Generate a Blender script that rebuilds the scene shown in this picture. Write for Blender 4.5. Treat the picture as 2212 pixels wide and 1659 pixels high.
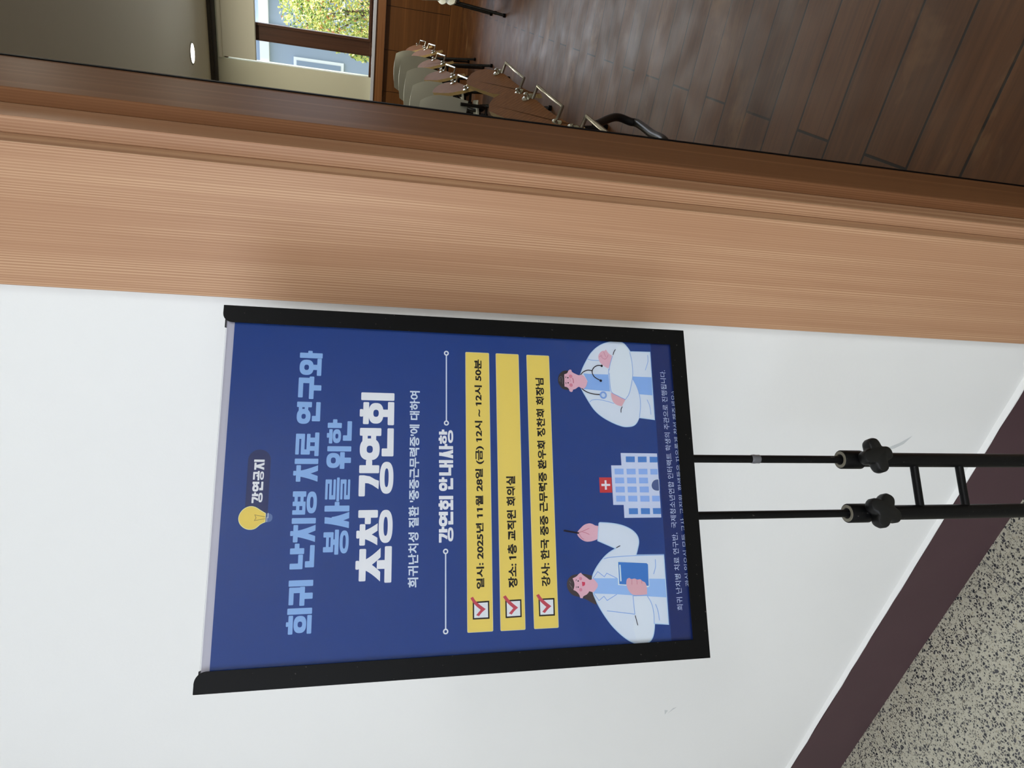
import bpy, bmesh, math, random
from mathutils import Vector, Matrix
from math import sin, cos, pi, radians

for o in list(bpy.data.objects):
    bpy.data.objects.remove(o, do_unlink=True)
SC = bpy.context.scene
COL = SC.collection

# ------------------------------------------------------------------ camera, world, lights, exposure
D = 0.744            # distance from the camera to the corridor wall
CAM_H = 1.20803
ROT = ((0.856985, 0.149114, -0.493297), (0.514348, -0.188074, 0.836705), (0.031988, -0.970769, -0.237873))
cd = bpy.data.cameras.new('camera')
cam = bpy.data.objects.new('camera', cd)
COL.objects.link(cam)
R = Matrix(ROT)                       # columns: right, down, forward (the phone was held turned a quarter turn)
right, down, fwd = R.col[0], R.col[1], R.col[2]
M = Matrix((down, right, -fwd)).transposed().to_4x4()
M.translation = Vector((0, 0, CAM_H))
cam.matrix_world = M
cd.sensor_fit = 'HORIZONTAL'
cd.sensor_width = 36.0
cd.lens = 1450.0 / 2212.0 * 36.0
cd.clip_start = 0.02
SC.camera = cam

SC.view_settings.view_transform = 'Standard'
SC.view_settings.look = 'None'
SC.view_settings.gamma = 1.0
SC.view_settings.use_curve_mapping = False
SC.view_settings.exposure = 0.0
SC.cycles.use_denoising = True
SC.cycles.max_bounces = 8
SC.cycles.transparent_max_bounces = 16

W = bpy.data.worlds.new('sky')
SC.world = W
W.use_nodes = True
wn = W.node_tree
wb = wn.nodes['Background']
wb.inputs['Color'].default_value = (0.84, 0.90, 1.0, 1)
wb.inputs['Strength'].default_value = 1.9

def light(name, kind, loc, rot, energy, color, size=None, size_y=None):
    l = bpy.data.lights.new(name, kind)
    l.energy = energy
    l.color = color
    if kind == 'AREA':
        l.shape = 'RECTANGLE'
        l.size = size
        l.size_y = size_y
    if kind == 'SUN':
        l.angle = radians(1.0)
    o = bpy.data.objects.new(name, l)
    o.location = loc
    o.rotation_euler = rot
    COL.objects.link(o)
    return o

YB = -1.95           # far side of the corridor, behind the camera
# daylight through the corridor windows and the classroom windows
light('daylight_corridor_a', 'AREA', (-3.6, YB - 0.12, 1.55), (radians(90), 0, 0), 5, (0.94, 0.94, 1.0), 1.4, 1.3)
light('daylight_corridor_b', 'AREA', (-0.4, YB - 0.12, 1.55), (radians(90), 0, 0), 26, (0.79, 0.88, 1.0), 2.4, 1.3)
light('daylight_classroom', 'AREA', (0.6, 9.60, 1.9), (radians(-90), 0, 0), 60, (0.90, 0.92, 1.0), 3.3, 1.6)
# ceiling lamps of the corridor and of the classroom, plus an added fill light
light('corridor_lamp_a', 'AREA', (0.4, -1.1, 2.58), (0, 0, 0), 6, (1.0, 0.92, 0.88), 1.2, 0.3)
light('sign_fill_light', 'AREA', (2.1, -0.9, 2.58), (0, 0, 0), 50, (0.95, 0.97, 1.0), 1.2, 0.3)  # added fill that brightens the sign face, not a real ceiling fixture
light('corridor_lamp_b', 'AREA', (-2.4, -1.1, 2.58), (0, 0, 0), 6, (1.0, 0.88, 0.78), 1.2, 0.3)
light('classroom_lamp_a', 'AREA', (0.2, 7.7, 2.87), (0, 0, 0), 74, (1.0, 0.93, 0.78), 3.0, 0.3)
light('classroom_lamp_b', 'AREA', (0.8, 4.2, 2.87), (0, 0, 0), 24, (1.0, 0.93, 0.78), 3.0, 0.3)
light('classroom_lamp_c', 'AREA', (2.6, 2.8, 2.87), (0, 0, 0), 14, (1.0, 0.90, 0.72), 1.2, 0.3)
sun_dir = Vector((-0.80, 0.10, -0.62))
light('sun', 'SUN', (8, 12, 9), sun_dir.to_track_quat('-Z', 'Y').to_euler(), 14.0, (1.0, 0.94, 0.82))

# ------------------------------------------------------------------ helpers
def s2l(c):
    c /= 255.0
    return c / 12.92 if c <= 0.04045 else ((c + 0.055) / 1.055) ** 2.4

def rgb(r, g, b, k=1.0):
    return (min(.92, s2l(r) * k), min(.92, s2l(g) * k), min(.92, s2l(b) * k), 1)

MATS = {}
def mat(name, color, rough=0.5, metal=0.0, spec=0.5, emit=None, emit_s=0.0):
    if name in MATS:
        return MATS[name]
    m = bpy.data.materials.new(name)
    m.use_nodes = True
    b = m.node_tree.nodes['Principled BSDF']
    b.inputs['Base Color'].default_value = color
    b.inputs['Roughness'].default_value = rough
    b.inputs['Metallic'].default_value = metal
    b.inputs['Specular IOR Level'].default_value = spec
    if emit:
        b.inputs['Emission Color'].default_value = emit
        b.inputs['Emission Strength'].default_value = emit_s
    MATS[name] = m
    return m

class NT:
    def __init__(self, m):
        self.t = m.node_tree
        self.b = self.t.nodes['Principled BSDF']
    def n(self, typ, **kw):
        nd = self.t.nodes.new(typ)
        for k, v in kw.items():
            if k.startswith('i_'):
                nd.inputs[k[2:].replace('_', ' ')].default_value = v
            else:
                setattr(nd, k, v)
        return nd
    def l(self, a, b):
        self.t.links.new(a, b)
    def coords(self, scale, kind='Object', rot=(0, 0, 0)):
        tc = self.n('ShaderNodeTexCoord')
        mp = self.n('ShaderNodeMapping')
        mp.inputs['Scale'].default_value = scale
        mp.inputs['Rotation'].default_value = rot
        self.l(tc.outputs[kind], mp.inputs['Vector'])
        return mp.outputs['Vector']
    def noise(self, vec, scale, detail=3, rough=0.5, dist=0.0):
        nd = self.n('ShaderNodeTexNoise')
        nd.inputs['Scale'].default_value = scale
        nd.inputs['Detail'].default_value = detail
        nd.inputs['Roughness'].default_value = rough
        nd.inputs['Distortion'].default_value = dist
        self.l(vec, nd.inputs['Vector'])
        return nd.outputs['Fac']
    def ramp(self, fac, stops, interp='LINEAR'):
        r = self.n('ShaderNodeValToRGB')
        r.color_ramp.interpolation = interp
        e = r.color_ramp.elements
        while len(e) < len(stops):
            e.new(0.5)
        for el, (p, c) in zip(e, stops):
            el.position = p
            el.color = c if len(c) == 4 else (*c, 1)
        self.l(fac, r.inputs['Fac'])
        return r.outputs['Color']
    def mix(self, fac, a, b, blend='MIX'):
        m = self.n('ShaderNodeMix', data_type='RGBA', blend_type=blend)
        for v, i in ((fac, 0), (a, 6), (b, 7)):
            if hasattr(v, 'is_linked'):
                self.l(v, m.inputs[i])
            else:
                m.inputs[i].default_value = v
        return m.outputs[2]
    def math(self, op, a, b=0.0, c=0.0):
        m = self.n('ShaderNodeMath', operation=op)
        for i, v in enumerate((a, b, c)):
            if hasattr(v, 'is_linked'):
                self.l(v, m.inputs[i])
            else:
                m.inputs[i].default_value = v
        return m.outputs[0]
    def bump(self, h, strength, dist=0.01):
        b = self.n('ShaderNodeBump')
        b.inputs['Strength'].default_value = strength
        b.inputs['Distance'].default_value = dist
        self.l(h, b.inputs['Height'])
        self.l(b.outputs['Normal'], self.b.inputs['Normal'])
    def color(self, c):
        self.l(c, self.b.inputs['Base Color'])

def obj(name, bm, m, parent=None, smooth=False):
    me = bpy.data.meshes.new(name)
    bmesh.ops.recalc_face_normals(bm, faces=bm.faces[:])
    bm.to_mesh(me)
    bm.free()
    for x in (m if isinstance(m, (list, tuple)) else [m]):
        me.materials.append(x)
    if smooth:
        for p in me.polygons:
            p.use_smooth = True
        try:
            me.set_sharp_from_angle(angle=radians(38))
        except Exception:
            pass
    o = bpy.data.objects.new(name, me)
    COL.objects.link(o)
    o.parent = parent
    return o

def tag(o, label=None, cat=None, group=None, kind=None):
    if label: o['label'] = label
    if cat: o['category'] = cat
    if group: o['group'] = group
    if kind: o['kind'] = kind
    return o

def empty(name, loc=(0, 0, 0), rz=0.0):
    o = bpy.data.objects.new(name, None)
    o.empty_display_size = 0.1
    o.location = loc
    o.rotation_euler = (0, 0, rz)
    COL.objects.link(o)
    return o

def box(bm, x0, y0, z0, x1, y1, z1, mi=0, bevel=0.0):
    v = [bm.verts.new((x, y, z)) for x in (x0, x1) for y in (y0, y1) for z in (z0, z1)]
    fs = [bm.faces.new([v[i] for i in q]) for q in ((0, 1, 3, 2), (4, 6, 7, 5), (0, 4, 5, 1), (2, 3, 7, 6), (0, 2, 6, 4), (1, 5, 7, 3))]
    for f in fs:
        f.material_index = mi
    if bevel:
        es = list({e for f in fs for e in f.edges})
        bmesh.ops.bevel(bm, geom=es, offset=bevel, segments=2, affect='EDGES', profile=0.6)
    return fs

def boxo(name, a, b, m, parent=None, bevel=0.0):
    bm = bmesh.new()
    box(bm, *a, *b, bevel=bevel)
    return obj(name, bm, m, parent)

def prism(bm, pts, y0, y1, mi=0):
    """polygon in (x, z) pushed from y0 to y1"""
    a = [bm.verts.new((p[0], y0, p[1])) for p in pts]
    b = [bm.verts.new((p[0], y1, p[1])) for p in pts]
    n = len(pts)
    fs = [bm.faces.new(a), bm.faces.new(b[::-1])]
    for i in range(n):
        fs.append(bm.faces.new((a[i], b[i], b[(i + 1) % n], a[(i + 1) % n])))
    for f in fs:
        f.material_index = mi
    return fs

def cr_path(pts, n=6):
    """open Catmull-Rom curve through 3-D points"""
    P = [Vector(p) for p in pts]
    if len(P) < 3:
        return P
    E = [P[0] * 2 - P[1]] + P + [P[-1] * 2 - P[-2]]
    out = []
    for i in range(1, len(E) - 2):
        for k in range(n):
            t = k / n
            a, b, c, d = E[i - 1], E[i], E[i + 1], E[i + 2]
            out.append(0.5 * ((2 * b) + (c - a) * t + (2 * a - 5 * b + 4 * c - d) * t * t + (3 * b - a - 3 * c + d) * t ** 3))
    out.append(P[-1])
    return out

def tube(bm, pts, r, seg=12, caps=True, r1=None):
    P = [Vector(p) for p in pts]
    rings = []
    up = None
    n = len(P)
    for i, p in enumerate(P):
        t = (P[min(i + 1, n - 1)] - P[max(i - 1, 0)]).normalized()
        if up is None:
            ref = Vector((0, 0, 1)) if abs(t.z) < 0.9 else Vector((1, 0, 0))
            up = (ref - t * ref.dot(t)).normalized()
        else:
            up = (up - t * up.dot(t)).normalized()
        s = t.cross(up)
        rr = r if r1 is None else r + (r1 - r) * i / (n - 1)
        rings.append([bm.verts.new(p + (up * cos(a) + s * sin(a)) * rr) for a in [2 * pi * k / seg for k in range(seg)]])
    for A, B in zip(rings, rings[1:]):
        for k in range(seg):
            bm.faces.new((A[k], A[(k + 1) % seg], B[(k + 1) % seg], B[k]))
    if caps:
        bm.faces.new(rings[0][::-1])
        bm.faces.new(rings[-1])

def lathe(bm, prof, mtx=None, seg=32):
    """profile of (radius, height) turned about z; mtx places it"""
    mtx = mtx or Matrix()
    rings = []
    for r, z in prof:
        rings.append([bm.verts.new(mtx @ Vector((r * cos(2 * pi * k / seg), r * sin(2 * pi * k / seg), z))) for k in range(seg)])
    for A, B in zip(rings, rings[1:]):
        for k in range(seg):
            bm.faces.new((A[k], A[(k + 1) % seg], B[(k + 1) % seg], B[k]))
    if prof[0][0] > 1e-6:
        bm.faces.new(rings[0][::-1])
    if prof[-1][0] > 1e-6:
        bm.faces.new(rings[-1])

def shell(bm, f, nu, nv, th):
    """curved sheet f(u, v) with thickness"""
    g = [[Vector(f(i / nu, j / nv)) for j in range(nv + 1)] for i in range(nu + 1)]
    def nrm(i, j):
        a = g[min(i + 1, nu)][j] - g[max(i - 1, 0)][j]
        b = g[i][min(j + 1, nv)] - g[i][max(j - 1, 0)]
        return a.cross(b).normalized()
    A = [[bm.verts.new(g[i][j] + nrm(i, j) * th / 2) for j in range(nv + 1)] for i in range(nu + 1)]
    B = [[bm.verts.new(g[i][j] - nrm(i, j) * th / 2) for j in range(nv + 1)] for i in range(nu + 1)]
    for i in range(nu):
        for j in range(nv):
            bm.faces.new((A[i][j], A[i + 1][j], A[i + 1][j + 1], A[i][j + 1]))
            bm.faces.new((B[i][j], B[i][j + 1], B[i + 1][j + 1], B[i + 1][j]))
    rim = [(i, 0) for i in range(nu)] + [(nu, j) for j in range(nv)] + [(i, nv) for i in range(nu, 0, -1)] + [(0, j) for j in range(nv, 0, -1)]
    for (i, j), (k, l) in zip(rim, rim[1:] + rim[:1]):
        bm.faces.new((A[i][j], B[i][j], B[k][l], A[k][l]))

# ------------------------------------------------------------------ materials
def m_wall_paint():
    m = mat('white_wall_paint', rgb(231, 231, 232), 0.55, spec=0.35)
    t = NT(m)
    v = t.coords((1, 1, 1))
    t.bump(t.noise(v, 130, 4, 0.6), 0.10, 0.002)
    t.color(t.mix(t.noise(v, 2.2, 3), rgb(229, 229, 226), rgb(234, 234, 232)))
    return m

def m_wood(name, dark, mid, pale, rough=0.42, axis='Z', fine=330.0):
    m = mat(name, mid, rough, spec=0.25)
    t = NT(m)
    sc = {'Z': (1, 1, 0.005), 'X': (0.005, 1, 1)}[axis]
    v = t.coords(sc)
    w = t.coords({'Z': (1, 1, 0.03), 'X': (0.03, 1, 1)}[axis])
    wv = t.n('ShaderNodeTexWave', wave_type='BANDS', bands_direction='Y' if axis == 'X' else 'X')
    wv.inputs['Scale'].default_value = fine * 0.33
    wv.inputs['Distortion'].default_value = 7.0
    wv.inputs['Detail'].default_value = 2.0
    wv.inputs['Detail Scale'].default_value = 0.5
    t.l(v, wv.inputs['Vector'])
    a = t.noise(v, fine * 1.2, 1, 0.5, 0.2)
    b = t.noise(w, 22, 3, 0.55, 0.6)
    broad = t.ramp(b, [(0.30, (0, 0, 0)), (0.70, (1, 1, 1))])
    base = t.mix(broad, dark, mid)
    lines = t.ramp(wv.outputs['Fac'], [(0.35, (0, 0, 0)), (0.85, (1, 1, 1))])
    cl = t.ramp(t.noise(w, 60, 2, 0.5, 0.2), [(0.38, (0.25, 0.25, 0.25)), (0.62, (1, 1, 1))])
    lf = t.math('MULTIPLY', t.math('MULTIPLY', lines, cl), 0.7)
    c = t.mix(lf, base, pale)
    pores = t.ramp(a, [(0.34, (1, 1, 1)), (0.44, (0, 0, 0))])
    c = t.mix(t.math('MULTIPLY', pores, 0.35), c, dark)
    t.color(c)
    t.bump(a, 0.06, 0.001)
    return m

def m_terrazzo():
    m = mat('terrazzo', rgb(190, 186, 166), 0.32, spec=0.5)
    t = NT(m)
    v0 = t.coords((1, 1, 1))
    nz = t.n('ShaderNodeTexNoise')
    nz.inputs['Scale'].default_value = 140
    t.l(v0, nz.inputs['Vector'])
    off = t.n('ShaderNodeVectorMath', operation='SCALE')
    off.inputs['Scale'].default_value = 0.005
    t.l(nz.outputs['Color'], off.inputs[0])
    ad = t.n('ShaderNodeVectorMath', operation='ADD')
    t.l(v0, ad.inputs[0])
    t.l(off.outputs[0], ad.inputs[1])
    vec = ad.outputs[0]
    col = rgb(196, 192, 172)
    c = t.mix(t.noise(v0, 9, 4), rgb(176, 173, 156), rgb(194, 190, 172))
    for scale, keep, edge, stops in ((330, 0.60, 0.07, ((90, 88, 80), (140, 136, 122), (168, 160, 138), (62, 62, 62))),
                                     (175, 0.42, 0.07, ((48, 49, 54), (70, 70, 74), (40, 42, 48), (104, 100, 92)))):
        f1 = t.n('ShaderNodeTexVoronoi', feature='F1')
        fe = t.n('ShaderNodeTexVoronoi', feature='DISTANCE_TO_EDGE')
        for f in (f1, fe):
            f.inputs['Scale'].default_value = scale
            t.l(vec, f.inputs['Vector'])
        sep = t.n('ShaderNodeSeparateColor')
        t.l(f1.outputs['Color'], sep.inputs[0])
        # each chip keeps its own grey and its own amount of shrinking
        shrink = t.math('MULTIPLY', sep.outputs[1], 0.16)
        inside = t.math('GREATER_THAN', fe.outputs['Distance'], t.math('ADD', shrink, edge))
        pick = t.math('LESS_THAN', sep.outputs[0], keep)
        chip = t.ramp(sep.outputs[2], [(i / 4, rgb(*s)) for i, s in enumerate(stops)], 'CONSTANT')
        c = t.mix(t.math('MULTIPLY', inside, pick), c, chip)
    # grey divider strip in the floor
    tc = t.n('ShaderNodeTexCoord')
    sp = t.n('ShaderNodeSeparateXYZ')
    t.l(tc.outputs['Object'], sp.inputs[0])
    d = t.math('ABSOLUTE', t.math('ADD', sp.outputs[0], 0.80))
    ln = t.math('LESS_THAN', d, 0.0016)
    c = t.mix(t.math('MULTIPLY', ln, 0.8), c, rgb(104, 104, 100))
    t.color(c)
    return m

def m_planks():
    m = mat('old_floor_planks', rgb(84, 60, 42), 0.42, spec=0.2)
    t = NT(m)
    v = t.coords((1, 1, 1))
    mp = t.n('ShaderNodeMapping')
    mp.inputs['Location'].default_value = (0.2, 0.0, 0)
    t.l(v, mp.inputs['Vector'])
    br = t.n('ShaderNodeTexBrick')
    br.offset = 0.5
    br.inputs['Scale'].default_value = 1.0
    br.inputs['Brick Width'].default_value = 1.8
    br.inputs['Row Height'].default_value = 0.15
    br.inputs['Mortar Size'].default_value = 0.004
    br.inputs['Mortar Smooth'].default_value = 0.3
    br.inputs['Bias'].default_value = 0.0
    br.inputs['Color1'].default_value = rgb(96, 60, 31)
    br.inputs['Color2'].default_value = rgb(80, 50, 27)
    br.inputs['Mortar'].default_value = rgb(24, 15, 9)
    t.l(mp.outputs['Vector'], br.inputs['Vector'])
    grain = t.noise(t.coords((0.06, 1, 1)), 60, 4, 0.6, 0.8)
    c = t.mix(t.ramp(grain, [(0.3, (0.62, 0.62, 0.62)), (0.75, (1.25, 1.2, 1.15))]), br.outputs['Color'], br.outputs['Color'])
    g = t.ramp(grain, [(0.3, (0.62, 0.6, 0.58)), (0.75, (1.0, 1.0, 1.0))])
    c = t.mix(1.0, br.outputs['Color'], g, 'MULTIPLY')
    worn = t.ramp(t.noise(t.coords((0.6, 1, 1)), 3.2, 5, 0.65, 0.5), [(0.56, (0, 0, 0)), (0.74, (1, 1, 1))])
    c = t.mix(t.math('MULTIPLY', worn, 0.55), c, rgb(140, 108, 72))
    dirt = t.ramp(t.noise(t.coords((0.8, 1.3, 1)), 2.6, 4, 0.6, 0.4), [(0.50, (0, 0, 0)), (0.72, (1, 1, 1))])
    c = t.mix(t.math('MULTIPLY', dirt, 0.40), c, rgb(52, 38, 32))
    t.color(c)
    rr = t.ramp(t.noise(t.coords((1, 1, 1)), 6, 4), [(0.3, (0.36, 0.36, 0.36)), (0.7, (0.52, 0.52, 0.52))])
    t.l(rr, t.b.inputs['Roughness'])
    t.bump(br.outputs['Fac'], 0.12, -0.002)
    return m

def m_glass(name, tint=(1, 1, 1, 1), ior=1.45, rough=0.0):
    """thin clear sheet: lets light straight through, mirrors by Fresnel"""
    if name in MATS:
        return MATS[name]
    m = bpy.data.materials.new(name)
    m.use_nodes = True
    t = m.node_tree
    t.nodes.clear()
    out = t.nodes.new('ShaderNodeOutputMaterial')
    tr = t.nodes.new('ShaderNodeBsdfTransparent')
    tr.inputs['Color'].default_value = tint
    gl = t.nodes.new('ShaderNodeBsdfGlossy')
    gl.inputs['Roughness'].default_value = rough
    fr = t.nodes.new('ShaderNodeFresnel')
    fr.inputs['IOR'].default_value = ior
    mx = t.nodes.new('ShaderNodeMixShader')
    t.links.new(fr.outputs[0], mx.inputs[0])
    t.links.new(tr.outputs[0], mx.inputs[1])
    t.links.new(gl.outputs[0], mx.inputs[2])
    t.links.new(mx.outputs[0], out.inputs[0])
    MATS[name] = m
    return m

def m_black_steel():
    m = mat('black_coated_steel', rgb(8, 8, 9), 0.42, spec=0.14)
    t = NT(m)
    v = t.coords((1, 1, 1))
    t.bump(t.noise(v, 900, 3, 0.6), 0.10, 0.0006)
    sp = t.ramp(t.noise(v, 330, 1, 0.4), [(0.735, (0, 0, 0)), (0.76, (1, 1, 1))])
    t.color(t.mix(t.math('MULTIPLY', sp, 0.5), rgb(8, 8, 9), rgb(90, 88, 84)))
    return m

WALL = m_wall_paint()
OAK = m_wood('oak_veneer_trim', rgb(166, 123, 92), rgb(178, 136, 104), rgb(208, 172, 136))
TERR = m_terrazzo()
PLANK = m_planks()
STEEL = m_black_steel()
MAROON = mat('maroon_paint', rgb(84, 60, 66), 0.45, spec=0.4)
_t = NT(MAROON)
_t.color(_t.mix(_t.noise(_t.coords((1, 1, 1)), 14, 4), rgb(68, 46, 52), rgb(76, 53, 59)))
CEIL = mat('ceiling_paint', rgb(214, 208, 188), 0.8)
INNER = mat('classroom_wall_paint', rgb(206, 205, 182), 0.7)
DARKWOOD = m_wood('dark_brown_wood', rgb(58, 36, 24), rgb(76, 48, 32), rgb(96, 62, 42), 0.5, 'Z', 120)
PANEL = m_wood('brown_wainscot_panel', rgb(92, 58, 28), rgb(112, 72, 36), rgb(128, 84, 44), 0.45, 'X', 60)
SILLW = m_wood('brown_sill_wood', rgb(112, 72, 42), rgb(132, 88, 54), rgb(150, 104, 66), 0.25, 'X', 60)
BLACK = mat('black_rubber', rgb(7, 6, 6), 0.6, spec=0.1)
GLASS = m_glass('window_glass')
# ------------------------------------------------------------------ corridor shell
YW = D + 0.008                     # painted wall face (the skirting stands 8 mm proud of it)
XE0, XE1 = -5.0, 8.2
XC0, XC1 = -0.338, -0.18874        # wood casing of the doorway
XJ = -0.15588                      # inner jamb face
YG = 1.030                         # back edge of the jamb
YI = 1.060                         # classroom side of the wall
XR = 1.25                          # far jamb of the doorway, out of the picture
ZH = 2.20                          # head of the opening
CZ = 2.62                          # corridor ceiling

def structure(o):
    o['kind'] = 'structure'
    return o

structure(boxo('floor', (XE0, YB - 0.2, -0.10), (XE1, 0.76, 0.0), TERR))
bm = bmesh.new()
box(bm, XE0, YW, 0.0, XC0, YI, 2.98)
box(bm, XR + 0.19, YW, 0.0, XE1, YI, 2.98)
box(bm, XC0, YW, ZH + 0.15, XR + 0.19, YI, 2.98)
wall_left = structure(obj('wall_left', bm, WALL))
bm = bmesh.new()
box(bm, XE0, YB - 0.15, 0, XE1, YB, 0.9)
box(bm, XE0, YB - 0.15, 2.2, XE1, YB, CZ)
for a, b in ((XE0, -4.3), (-2.9, -1.6), (0.8, XE1)):
    box(bm, a, YB - 0.15, 0.9, b, YB, 2.2)
structure(obj('wall_back', bm, WALL))
structure(boxo('wall_end_left', (XE0 - 0.1, YB - 0.15, 0), (XE0, YI, CZ), WALL))
structure(boxo('wall_end_right', (XE1, YB - 0.15, 0), (XE1 + 0.1, YI, CZ), WALL))
structure(boxo('ceiling', (XE0, YB - 0.15, CZ), (XE1, YW, CZ + 0.1), WALL))

# skirting: maroon face with a hand-painted, slightly wavy white ledge on top
random.seed(4)
bm = bmesh.new()
N = 90
xs = [XE0 + (XC0 - XE0) * i / N for i in range(N + 1)]
rows = []
for i, x in enumerate(xs):
    dz = random.uniform(-0.0007, 0.0007)
    rows.append([bm.verts.new(p) for p in ((x, YW, 0.0), (x, D, 0.0), (x, D, 0.150 + dz), (x, YW, 0.150 + dz))])
for A, B in zip(rows, rows[1:]):
    for k in range(4):
        bm.faces.new((A[k], A[(k + 1) % 4], B[(k + 1) % 4], B[k]))
bm.faces.new(rows[0]); bm.faces.new(rows[-1][::-1])
bb = structure(obj('baseboard_left', bm, MAROON))
bm = bmesh.new()
rows = []
for i, x in enumerate(xs):
    a = random.uniform(-0.0010, 0.0012)
    rows.append([bm.verts.new(p) for p in ((x, YW, 0.1505), (x, D + 0.0004, 0.1505 + a), (x, D + 0.0008, 0.1520 + a * 0.5), (x, YW, 0.156))])
for A, B in zip(rows, rows[1:]):
    for k in range(4):
        bm.faces.new((A[k], A[(k + 1) % 4], B[(k + 1) % 4], B[k]))
bm.faces.new(rows[0]); bm.faces.new(rows[-1][::-1])
obj('painted_ledge', bm, WALL, bb)['label'] = 'white painted top edge of the skirting'

# scuffs on the white wall
SCUFF = mat('grey_scuff', rgb(200, 203, 202), 0.6)
def scuff(pts):
    bm = bmesh.new()
    vs = [bm.verts.new((x, YW - 0.0003, z)) for x, z in pts]
    bm.faces.new(vs)
    obj('scuff_mark', bm, SCUFF, wall_left)
scuff([(-0.516, 0.308), (-0.531, 0.326), (-0.544, 0.349), (-0.549, 0.349), (-0.542, 0.330), (-0.533, 0.317)])
scuff([(-1.203, 0.527), (-1.206, 0.535), (-1.224, 0.543), (-1.212, 0.535)])
scuff([(-1.212, 0.545), (-1.210, 0.553), (-1.226, 0.548)])

# ------------------------------------------------------------------ open doorway with stepped wood frame
win = structure(empty('door_1', (0, 0, 0)))
def jamb_side(sx, x_c0, x_c1, x_s, x_j):
    boxo('casing', (min(x_c0, x_c1), D, 0.0), (max(x_c0, x_c1), YI - 0.02, ZH + 0.15), OAK, win, 0.0012)
    boxo('stop_moulding', (min(x_c1, x_s), 0.77643, 0.0), (max(x_c1, x_s), YI - 0.02, ZH), OAK, win, 0.0012)
    boxo('jamb_lining', (min(x_s, x_j), 0.8333, 0.0), (max(x_s, x_j), YG, ZH), JAMB, win, 0.0012)
    boxo('rubber_seal', (min(x_j - sx * 0.02, x_j + sx * 0.0015), YG, 0.0), (max(x_j - sx * 0.02, x_j + sx * 0.0015), YG + 0.007, ZH), BLACK, win)
JAMB = m_wood('oak_veneer_shaded', rgb(112, 76, 50), rgb(122, 84, 56), rgb(138, 98, 68), 0.5)  # same oak as the casing, shade of the side face put into darker colours
JAMB.node_tree.nodes['Principled BSDF'].inputs['Specular IOR Level'].default_value = 0.03
jamb_side(1, XC0, XC1, -0.17191, XJ)
jamb_side(-1, XR + 0.182, XR + 0.033, XR + 0.016, XR)
boxo('head_casing', (XC1, D, ZH), (XR + 0.033, YI - 0.02, ZH + 0.15), OAK, win, 0.0012)
# ------------------------------------------------------------------ classroom shell
YF = 9.30                          # window wall of the classroom
RX0, RX1, RZ = -4.5, 4.5, 2.90
structure(boxo('floor_classroom', (RX0, 0.76, -0.10), (RX1, YF + 0.3, 0.0), PLANK))
structure(boxo('ceiling_classroom', (RX0, YI - 0.0, RZ), (RX1, YF + 0.3, RZ + 0.1), CEIL))
structure(boxo('wall_classroom_left', (RX0 - 0.1, YI, 0), (RX0, YF + 0.3, RZ), INNER))
structure(boxo('wall_classroom_right', (RX1, YI, 0), (RX1 + 0.1, YF + 0.3, RZ), INNER))
WX0, WX1, WZ0, WZ1 = -1.12, 2.30, 1.065, 2.76
bm = bmesh.new()
box(bm, RX0, YF, 0, WX0, YF + 0.22, RZ)
box(bm, WX1, YF, 0, RX1, YF + 0.22, RZ)
box(bm, WX0, YF, 0, WX1, YF + 0.22, WZ0 - 0.03)
box(bm, WX0, YF, WZ1, WX1, YF + 0.22, RZ)
structure(obj('wall_far', bm, INNER))
# wainscot of wide boards with dark joints, its cap and skirting
bm = bmesh.new()
x = -1.25 - 0.475 * 6
while x < RX1 - 0.1:
    box(bm, max(x, RX0) + 0.003, YF - 0.018, 0.14, min(x + 0.472, RX1), YF, 0.90)
    x += 0.475
box(bm, RX0, YF - 0.006, 0.10, RX1, YF - 0.001, 0.90, 1)
structure(obj('trim_1', bm, [PANEL, mat('dark_joint', rgb(34, 22, 12), 0.7)]))
structure(boxo('baseboard_far', (RX0, YF - 0.026, 0.0), (RX1, YF, 0.137), PANEL))
structure(boxo('trim_2', (RX0, YF - 0.060, 0.905), (RX1, YF, 1.012), SILLW))
GREYSILL = mat('grey_sill_paint', rgb(196, 200, 210), 0.25)
structure(boxo('trim_3', (RX0, YF - 0.075, 1.013), (RX1, YF + 0.02, 1.050), GREYSILL, None, 0.004))
CORN = mat('dark_cornice', rgb(66, 60, 50), 0.5)
bm = bmesh.new()
box(bm, RX0, YF - 0.045, 2.825, RX1, YF, 2.90)
box(bm, RX0, YF - 0.075, 2.865, RX1, YF - 0.045, 2.90)
structure(obj('trim_4', bm, CORN))

# classroom window: brown sashes, wide mullion, glass
w2 = structure(empty('window_1', (0, YF, 0)))
def wbox(name, a, b, m, bev=0.0):
    o = boxo(name, (a[0], a[1] - YF, a[2]), (b[0], b[1] - YF, b[2]), m, w2, bev)
    return o
wbox('mullion', (-0.885, YF + 0.05, WZ0), (-0.695, YF + 0.15, WZ1), DARKWOOD, 0.004)
wbox('mullion', (1.10, YF + 0.05, WZ0), (1.29, YF + 0.15, WZ1), DARKWOOD, 0.004)
for nm, a, b in (('sash_bead', (-0.725, -0.695), 0), ('sash_bead', (-0.885, -0.872), 0)):
    wbox(nm, (a[0], YF + 0.03, WZ0), (a[1], YF + 0.05, WZ1), DARKWOOD, 0.003)
wbox('bottom_rail', (WX0, YF + 0.04, WZ0 - 0.03), (WX1, YF + 0.16, WZ0 + 0.012), DARKWOOD, 0.004)
wbox('sash_rail', (-0.70, YF + 0.03, WZ0), (1.10, YF + 0.10, WZ0 + 0.032), DARKWOOD, 0.004)
wbox('top_rail', (WX0, YF + 0.06, WZ1 - 0.04), (WX1, YF + 0.14, WZ1), DARKWOOD, 0.004)
HAZE = m_glass('old_window_glass', (0.93, 0.96, 0.98, 1))
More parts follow.
